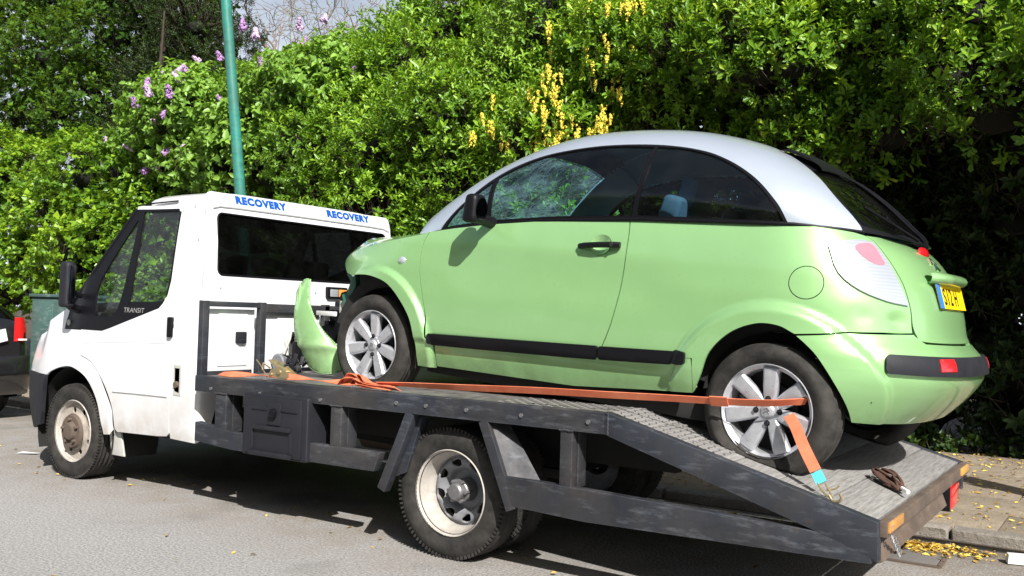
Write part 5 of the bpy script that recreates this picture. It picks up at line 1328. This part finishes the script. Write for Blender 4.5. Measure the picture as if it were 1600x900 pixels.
def plant(name,label,cat,base,boxes,mat,seed,rmin=.35,rmax=.75,dens_=70,k=7,spread=.95,L=.08,W=.035,tlen=.10,shape='oval',droop=0,under=.35,trunks=(),ntw=60,twl=None,inner=.42,fuzz=.22,bark='darkbark',upw=.5,group=None):
    g=np.random.default_rng(seed);t=empty(name,base,label=label,cat=cat);B=np.array(base,float)
    C=region(g,boxes,rmin,rmax);pos=[];ax=[];tn=[]
    for c in C:
        r=c[3:];n=int(dens_*4*math.pi*(r[0]*r[1]*r[2])**(2/3))
        u=nrmz(g.normal(size=(n,3)))
        toc=nrmz(VIEW-c[:3]);keep=((u@toc)>-.25)|(u[:,2]>.6);keep&=(u[:,2]>-.35)|(g.random(n)<under)
        u=u[keep];n=len(u);lump=1+.16*np.sin(u[:,0]*7+c[0]*5)*np.sin(u[:,2]*6+c[2]*7+1)
        p=c[:3]+u*r*(lump*g.uniform(1-fuzz*1.3,1+fuzz,n))[:,None]
        pos.append(p);ax.append(nrmz(u*.8+np.array([0,0,upw])+g.normal(0,.35,(n,3))));tn.append(g.normal(.35+.3*((c[0]*3.7+c[2]*1.3)%1),.14,n)+.22*(u[:,2]>.2))  # leaves on clump tops tinted lighter to imitate sunlit tops
    pos=np.concatenate(pos);ax=np.concatenate(ax);tn=np.concatenate(tn)
    # drop what is buried deep inside another clump
    bur=np.zeros(len(pos),bool)
    for c in C:bur|=(((pos-c[:3])/c[3:])**2).sum(1)<.40
    pos,ax,tn=pos[~bur],ax[~bur],tn[~bur]
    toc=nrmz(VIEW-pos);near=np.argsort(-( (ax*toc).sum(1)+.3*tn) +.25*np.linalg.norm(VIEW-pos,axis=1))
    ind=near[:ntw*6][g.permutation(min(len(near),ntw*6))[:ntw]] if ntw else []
    m=np.ones(len(pos),bool);m[ind]=False
    P,D,N,l,w=sprig(ax[m],pos[m],g,k,spread,L,W,tlen,droop)
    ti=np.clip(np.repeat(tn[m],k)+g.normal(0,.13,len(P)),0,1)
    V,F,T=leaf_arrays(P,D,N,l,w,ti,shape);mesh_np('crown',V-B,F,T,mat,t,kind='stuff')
    q=pos[m];a=ax[m];sd=nrmz(np.cross(a,g.normal(size=a.shape)))*.0035
    b0=q-a*(.16+.1*g.random((len(q),1)))-np.array([0,-.04,.03]);b1=q+a*tlen
    V=np.stack([b0-sd,b0+sd,b1+sd*.5,b1-sd*.5],1).reshape(-1,3);F=np.arange(len(V)).reshape(-1,4);mesh_np('stems',V-B,F,np.zeros(len(V)),M[bark] if name!='x' else mat,t,kind='stuff')
    # individual leafy twigs at the front of the crown
    vs=[]
    for v in range(5):
        a=np.array([[0,0,1.]]);P,D,N,l,w=sprig(a,np.zeros((1,3)),g,k+3,spread,L*1.12,W*1.12,tlen*1.3,droop)
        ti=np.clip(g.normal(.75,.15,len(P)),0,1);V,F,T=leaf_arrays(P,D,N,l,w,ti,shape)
        s=np.array([[0,0,-.12],[.004,0,-.12],[.003,0,tlen*1.3],[0,.004,tlen*1.3]]);V=np.concatenate([V,s]);F=np.concatenate([F,[[len(V)-4,len(V)-3,len(V)-2,len(V)-1]]]);T=np.concatenate([T,[.4]*4])
        vs.append(mesh_np('leafy_twig',V,F,T,mat,None))
    for i in ind:
        o=bpy.data.objects.new('leafy_twig',vs[int(i)%5]);COL.objects.link(o);o.parent=t;o.location=Vector(pos[i]-B)
        o.rotation_euler=(Vector(ax[i]).to_track_quat('Z','Y')@Euler((0,0,g.uniform(0,6))).to_quaternion()).to_euler();s=g.uniform(.85,1.2);o.scale=(s,s,s)
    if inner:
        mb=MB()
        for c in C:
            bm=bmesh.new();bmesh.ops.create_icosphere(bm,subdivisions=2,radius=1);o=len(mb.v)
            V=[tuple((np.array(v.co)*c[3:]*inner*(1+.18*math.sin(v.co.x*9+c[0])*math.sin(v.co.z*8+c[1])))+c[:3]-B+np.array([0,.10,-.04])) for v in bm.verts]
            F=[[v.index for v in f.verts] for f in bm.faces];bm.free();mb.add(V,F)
        mb.build('gap_shade_hull',M['inner'],t,ang=180,kind='stuff')  # solid hulls standing in for the shade inside each crown
    for tr in trunks:
        pts=smooth3([tuple(np.array(p)-B) for p in tr[0]],4);n=len(pts);r0,r1=tr[1];MB().tube(pts,[r0+(r1-r0)*i/(n-1) for i in range(n)],8).build('trunk',M[bark],t)
    return t,C
def panicle(t,B,items,mat_list,seed,length,rad,hang,name,n=46,fs=.016):
    g=np.random.default_rng(seed);vs=[]
    for v in range(4):
        pos=[];
        for i in range(n):
            u=g.uniform(0,1);r=rad*(1-.75*u)*math.sqrt(g.uniform(.3,1));a=g.uniform(0,6.28)
            pos.append((r*math.cos(a),r*math.sin(a),u*length*(-1 if hang else 1)))
        pos=np.array(pos);mb=MB()
        for p in pos:
            nn=nrmz(np.array([p[0],p[1],0])*3+g.normal(0,.4,3)*rad);s=fs*g.uniform(.7,1.3);a=nrmz(np.cross(nn,g.normal(size=3)));b=np.cross(nn,a)
            q=[p+a*s,p+b*s*.9,p-a*s,p-b*s*.9];mb.add(q+[tuple(p+nn*s*.5)],[(0,1,4),(1,2,4),(2,3,4),(3,0,4)])
        me=bpy.data.meshes.new(name);me.from_pydata(mb.v,[],mb.f);me.materials.append(mat_list[v%len(mat_list)]);vs.append(me)
    for i,p in enumerate(items):
        o=bpy.data.objects.new(name,vs[i%4]);COL.objects.link(o);o.parent=t;o.location=Vector(np.array(p[:3])-np.array(B)+np.array([0,-.06,0]))
        o.rotation_euler=(g.normal(0,.12 if hang else .5),g.normal(0,.12 if hang else .5),g.uniform(0,6));s=p[3] if len(p)>3 else g.uniform(.8,1.2);o.scale=(s,s,s)
def on_front(C,x,z,y=4.5):
    """a point on the road side of the clumps at this x, z"""
    b=None
    for c in C:
        q=1-((x-c[0])/c[3])**2-((z-c[2])/c[5])**2
        if q>0:
            yy=c[1]-c[4]*math.sqrt(q)*1.12
            b=yy if b is None else min(b,yy)
    return (x,b if b is not None else y,z)
# the garden side of the pavement, left to right
plant('ivy_hedge','bright green ivy-covered hedge at the far left above the dark car','hedge',(-10.5,5,0),
 [(-14.5,-8.2,5.2,6.0,1.2,4.3,44),(-11,-7.6,4.9,5.4,.9,3.0,16),(-8,-3,5.2,5.8,.4,1.8,22)],LM['ivy'],11,.45,.85,62,6,1.0,.095,.085,.10,'ivy',droop=.25,ntw=160,trunks=(((( -10,5.4,0),(-10.1,5.6,1.5),(-9.8,5.7,3)),(.09,.05)),))
plant('tall_ivy_tree','tall tree draped in ivy coloured dark for shade, filling the upper left corner','tree',(-10.5,6.8,0),
 [(-16.5,-9.7,6.3,7.6,4.6,9.8,64),(-11.5,-9.2,6.6,7.4,5.8,9.2,16)],LM['shadeivy'],12,.5,.95,58,7,1.0,.09,.07,.10,'ivy',droop=.25,ntw=100,under=.45,inner=.25,trunks=((((-11,6.9,0),(-11.1,7.0,3),(-10.8,7.1,7)),(.30,.18)),))
plant('shade_dark_tree','tree coloured dark for shade, with bare tan twigs right of the ivy tree','tree',(-9.2,6.9,0),
 [(-10.8,-8.45,6.3,7.4,2.4,9.0,60)],LM['dark'],13,.45,.8,110,8,.9,.065,.018,.10,'long',ntw=70,inner=.25,trunks=((((-9.0,6.2,0),(-9.2,6.2,3),(-9.0,6.1,6.5)),(.16,.05)),(((-8.6,6.0,2),(-8.5,5.7,4.5),(-8.3,5.6,6.6)),(.04,.015))),bark='darkbark')  # foliage in shade, its darkness put into the leaf colour
t,C=plant('lilac_bush','large lilac bush with drooping leaves and pale purple blossom behind the post','bush',(-6,5.6,0),
 [(-7.9,-2.7,5.3,6.3,3.7,4.75,34),(-7.4,-3.2,5.0,5.6,3.3,4.6,22),(-8.6,-7.0,5.4,6.0,2.8,4.4,10),(-6.0,-3.4,5.8,6.4,4.8,5.25,7)],LM['lilac'],14,.42,.75,66,6,1.05,.105,.070,.10,'heart',droop=.45,ntw=180,upw=.3,trunks=((((-5.5,6,0),(-5.6,6,2),(-5.9,5.9,4)),(.08,.03)),(((-4.5,6,0),(-4.3,6.1,2),(-4.0,6,4)),(.07,.03))))
fl=[(-6.5,4.6),(-6.6,5.0),(-5.9,4.9),(-7.55,5.15),(-7.2,4.80),(-6.95,4.65),(-7.4,4.55),(-7.0,4.25),(-6.75,4.3),(-6.65,5.35),(-6.55,5.1),(-6.4,4.85),(-5.5,4.45),(-8.0,3.95),(-6.9,3.75),(-6.4,3.75),(-7.7,3.5),(-8.9,4.1),(-5.6,5.75),(-5.3,5.55),(-4.9,5.5),(-4.3,5.55),(-4.0,5.35),(-3.8,5.6),(-5.9,5.5),(-4.6,4.9),(-3.0,4.6),(-7.3,3.55),(-6.1,5.3)]
panicle(t,(-6,5.6,0),[on_front(C,x,z,5.2) for x,z in fl],[M['lilacflower'],M['lilacpale']],15,.17,.068,False,'lilac_blossom',90,.024)
plant('privet_hedge','clipped-out privet hedge with fine yellow-green leaves behind the truck cab','hedge',(-2.5,4.9,0),
 [(-3.7,.6,4.5,5.3,2.2,4.0,48),(-4.0,1.0,4.7,5.4,.3,2.6,30),(-3.2,.6,5.2,5.9,3.8,4.8,22)],LM['privet'],16,.38,.66,84,8,.95,.082,.036,.12,'oval',ntw=220,upw=.6,trunks=((((-2.5,5.2,0),(-2.5,5.3,2)),(.06,.04)),))
plant('tall_privet','tall bright green shrub rising behind the hedge at the top centre','shrub',(-1.2,6.5,0),
 [(-3.2,1.2,6.0,7.0,4.6,6.9,40),(-2.6,-1.0,6.0,6.6,4.3,5.6,10)],LM['privet'],17,.4,.7,70,8,.95,.090,.040,.12,'oval',ntw=80,trunks=((((-1.2,6.6,0),(-1.1,6.6,3),(-1.0,6.6,5.5)),(.10,.05)),))
t,C=plant('laburnum_tree','laburnum with hanging chains of yellow flowers behind the car roof','tree',(.8,5.4,0),
 [(-.6,2.4,4.9,5.8,3.2,5.4,40)],LM['laburnum'],18,.36,.62,90,7,1.0,.075,.032,.12,'oval',droop=.2,ntw=150,trunks=((((.8,5.7,0),(.7,5.7,2),(.4,5.6,4.4)),(.08,.04)),))
g=np.random.default_rng(19);fl=[]
for cx,cz,n,sx,sz in ((.25,3.98,11,.30,.30),(.95,4.08,10,.30,.35),(.05,4.55,4,.2,.25),(-.55,3.45,3,.1,.15),(.05,3.40,16,.45,.18),(.75,3.42,14,.40,.15),(1.15,4.75,7,.25,.20),(.55,4.95,3,.2,.15),(-.1,3.75,4,.3,.2)):
    for _ in range(int(n*1.4)):fl.append(on_front(C,cx+.58+g.normal(0,sx*.6),cz+g.normal(0,sz*.6),4.6))
panicle(t,(.8,5.4,0),[(p[0],p[1]-(.24 if p[2]>3.7 else .42),p[2],g.uniform(.65,1.15)) for p in fl],[M['yellowflower']],20,.19,.036,True,'flower_chain',34,.017)
plant('evergreen_shrub','large glossy evergreen shrub with rosettes of leaves above the car','shrub',(3.8,5,0),
 [(1.3,6.2,4.6,5.6,3.7,4.6,46),(2.0,6.4,4.1,4.7,3.75,4.5,18),(1.5,3.2,4.9,5.6,2.9,3.8,12),(4.6,6.6,4.1,4.8,3.1,3.8,9),(3.0,4.5,4.8,5.2,3.0,3.8,8),(1.2,7,5.0,6,4.6,5.6,24)],LM['evergreen'],21,.34,.62,118,9,1.0,.078,.034,.09,'long',ntw=300,upw=.65,under=.2,trunks=((((3.4,6.2,0),(3.5,5.9,1.8),(3.2,5.4,3.4)),(.10,.05)),))
plant('overhanging_shrub','evergreen crown overhanging the pavement at the right edge','shrub',(8.2,4.6,0),
 [(6.6,11,3.4,5.6,2.9,5.0,46),(6.4,8.5,3.0,3.8,3.2,4.4,10)],LM['evergreen'],22,.45,.8,34,8,1.0,.105,.042,.10,'long',ntw=60,trunks=((((8.2,5,0),(8.1,5,1.6),(8.4,4.6,3.4)),(.14,.07)),))
plant('shade_dark_undergrowth','laurel undergrowth coloured dark for shade behind the rear of the car','bush',(4,5.6,0),
 [(.5,11,5.6,6.4,.2,3.3,110),(-4,12,7.3,8.0,1.0,6.3,90),(4,12,6.2,6.8,2.8,5.5,40),(3.5,9,6.4,7.0,.4,3.0,36)],LM['dark'],23,.45,.75,40,7,1.0,.10,.045,.10,'oval',ntw=80,trunks=())  # deep shade here is partly in the dark leaf colour
plant('ground_ivy','low ivy trailing along the back of the pavement at the right','ivy',(5,5.1,0),
 [(3.2,8.5,5.1,5.4,-.05,.06,30)],LM['dark'],24,.16,.26,90,6,1.0,.06,.05,.05,'ivy',ntw=60,inner=0)  # ivy darkened by leaf colour for the shade at the hedge foot
plant('backing_hedge','dense hedge coloured dark for shade behind all the flowering shrubs','hedge',(2,7,0),
 [(-9,13,6.7,7.2,.3,3.7,110)],LM['dark'],26,.6,.9,14,6,1.0,.12,.05,.12,'oval',ntw=0,inner=.92,under=.3)  # dark backing added to close bright sky gaps between the shrubs
# unseen trees across the street, mirrored in glass and paint, thickened to block skylight
for i,(x,y,h) in enumerate(((-17,-15,7.5),(-11,-15.5,8),(-5,-16,8.5),(1,-15,7),(7,-16,8.5),(13,-15.5,7.5),(19,-15,8.5),(25,-15.5,8))):
    plant('street_tree',('bushy','round-crowned','tall','low spreading','broad','wide','dense','full-crowned')[i]+' leafy tree across the street, %s from the west end'%('first','second','third','fourth','fifth','sixth','seventh','eighth')[i],'tree',(x,y,0),
     [(x-2.8,x+2.8,y-1.6,y+1.6,1.8,h,20)],LM['ivy'],60+i,1.1,1.7,8,5,1.0,.26,.17,.25,'oval',ntw=0,inner=.80,under=.6,trunks=((((x,y,0),(x+.1,y,2),(x,y+.1,4)),(.25,.16)),),group='trees across the street')
MB().add([(-60,-12.5,.05),(60,-12.5,.05),(60,-11,.05),(-60,-11,.05)],[(0,1,2,3)]).build('far_pavement',M['slab'],kind='structure')
# bare-limbed tree against the sky
def bare_tree():
    t=empty('bare_limbed_tree',(-7.0,9.5,0),label='nearly bare tree with twisting tan limbs against the sky behind the lilac',cat='tree')
    g=np.random.default_rng(31);tw=MB();tips=[]
    def limb(p,d,L,r,lev,mb):
        pts=[p];n=7
        for i in range(n):
            d=nrmz(d+g.normal(0,.20,3)+np.array([0,0,.015]));p=p+d*L/n;pts.append(p)
            if lev<4 and i>=1 and g.random()<.62:
                dd=nrmz(d+g.normal(0,.75,3));limb(p,dd,L*g.uniform(.45,.7),r*(1-i/n*.6)*.5,lev+1,tw if lev>=1 else tw)
        mb.tube([tuple(q) for q in pts],[max(.005,r*(1-.75*i/n)) for i in range(n+1)],6 if lev else 9);tips.append(pts[-1])
    mt=MB();mt.tube([(0,0,0),(.1,.05,2.5),(-.05,0,4.7)],[.30,.26,.22],12);mt.build('trunk',M['bark'],t)
    for a,e,L in ((-2.9,.22,4.2),(-.35,.16,4.6),(.25,.12,4.4),(-1.0,.35,3.6),(1.8,.5,3),(-.2,.45,4.6),(3.0,.5,3.2),(-2.2,.5,3.2)):
        mb=MB();d=np.array([math.cos(a)*math.cos(e),math.sin(a)*math.cos(e),math.sin(e)]);limb(np.array([0,0,4.5]),d,L,.13,0,mb);mb.build('limb',M['bark'],t)
    tw.build('twigs',M['bark'],t,kind='stuff')
    tips=np.array(tips);n=len(tips);sel=tips[g.integers(0,n,500)]+g.normal(0,.12,(500,3))
    P,D,N,l,w=sprig(nrmz(g.normal(size=(500,3))),sel,g,3,1.0,.05,.03,.05);V,F,T=leaf_arrays(P,D,N,l,w,g.uniform(.4,1,len(P)));mesh_np('young_leaves',V,F,T,LM['privet'],t,kind='stuff')
bare_tree()
# fallen leaves and petals
def litter():
    g=np.random.default_rng(41)
    m=NT('fallen_leaf');at=m.n('ShaderNodeAttribute',attribute_name='tint');m.set(col=m.ramp(at.outputs['Fac'],[(0,(.16,.09,.03)),(.45,(.48,.30,.05)),(1,(.80,.62,.10))]),rough=.8)
    X=[];Z=[]
    def put(n,f,z):
        for _ in range(n):x,y=f();X.append((x,y,z+g.uniform(.002,.012)))
    put(900,lambda:(g.normal(5.33,.18),1.10-abs(g.normal(0,.13))),.004)
    put(260,lambda:(g.uniform(3,6.6),1.16-abs(g.normal(0,.10))),.004)
    put(1100,lambda:(g.uniform(3.0,7),g.uniform(1.4,5.0)),.09)
    put(160,lambda:(g.uniform(4.3,6.8),g.normal(4.7,.25)),.09)
    put(120,lambda:(g.uniform(-6,3),g.uniform(1.3,4.8)),.09)
    put(70,lambda:(g.uniform(-3,5.5),g.normal(-.75,.25)),.003)
    put(20,lambda:(g.uniform(-4,6),g.uniform(-3.5,-1)),.003)
    P=np.array(X);n=len(P);a=g.uniform(0,6.28,n);D=nrmz(np.stack([np.cos(a),np.sin(a),g.normal(0,.15,n)],1));N=nrmz(np.stack([g.normal(0,.3,n),g.normal(0,.3,n),np.ones(n)],1))
    L=g.uniform(.018,.05,n);V,F,T=leaf_arrays(P,D,N,L,L*.55,g.uniform(0,1,n),'oval');V[:,2]=np.maximum(V[:,2],np.where(V[:,1]>1.2,.092,.003))
    mesh_np('fallen_leaves',V,F,T,m.m,None,kind='stuff',label='yellow and brown fallen leaves scattered along the gutter and pavement',cat='fallen leaves')
litter()
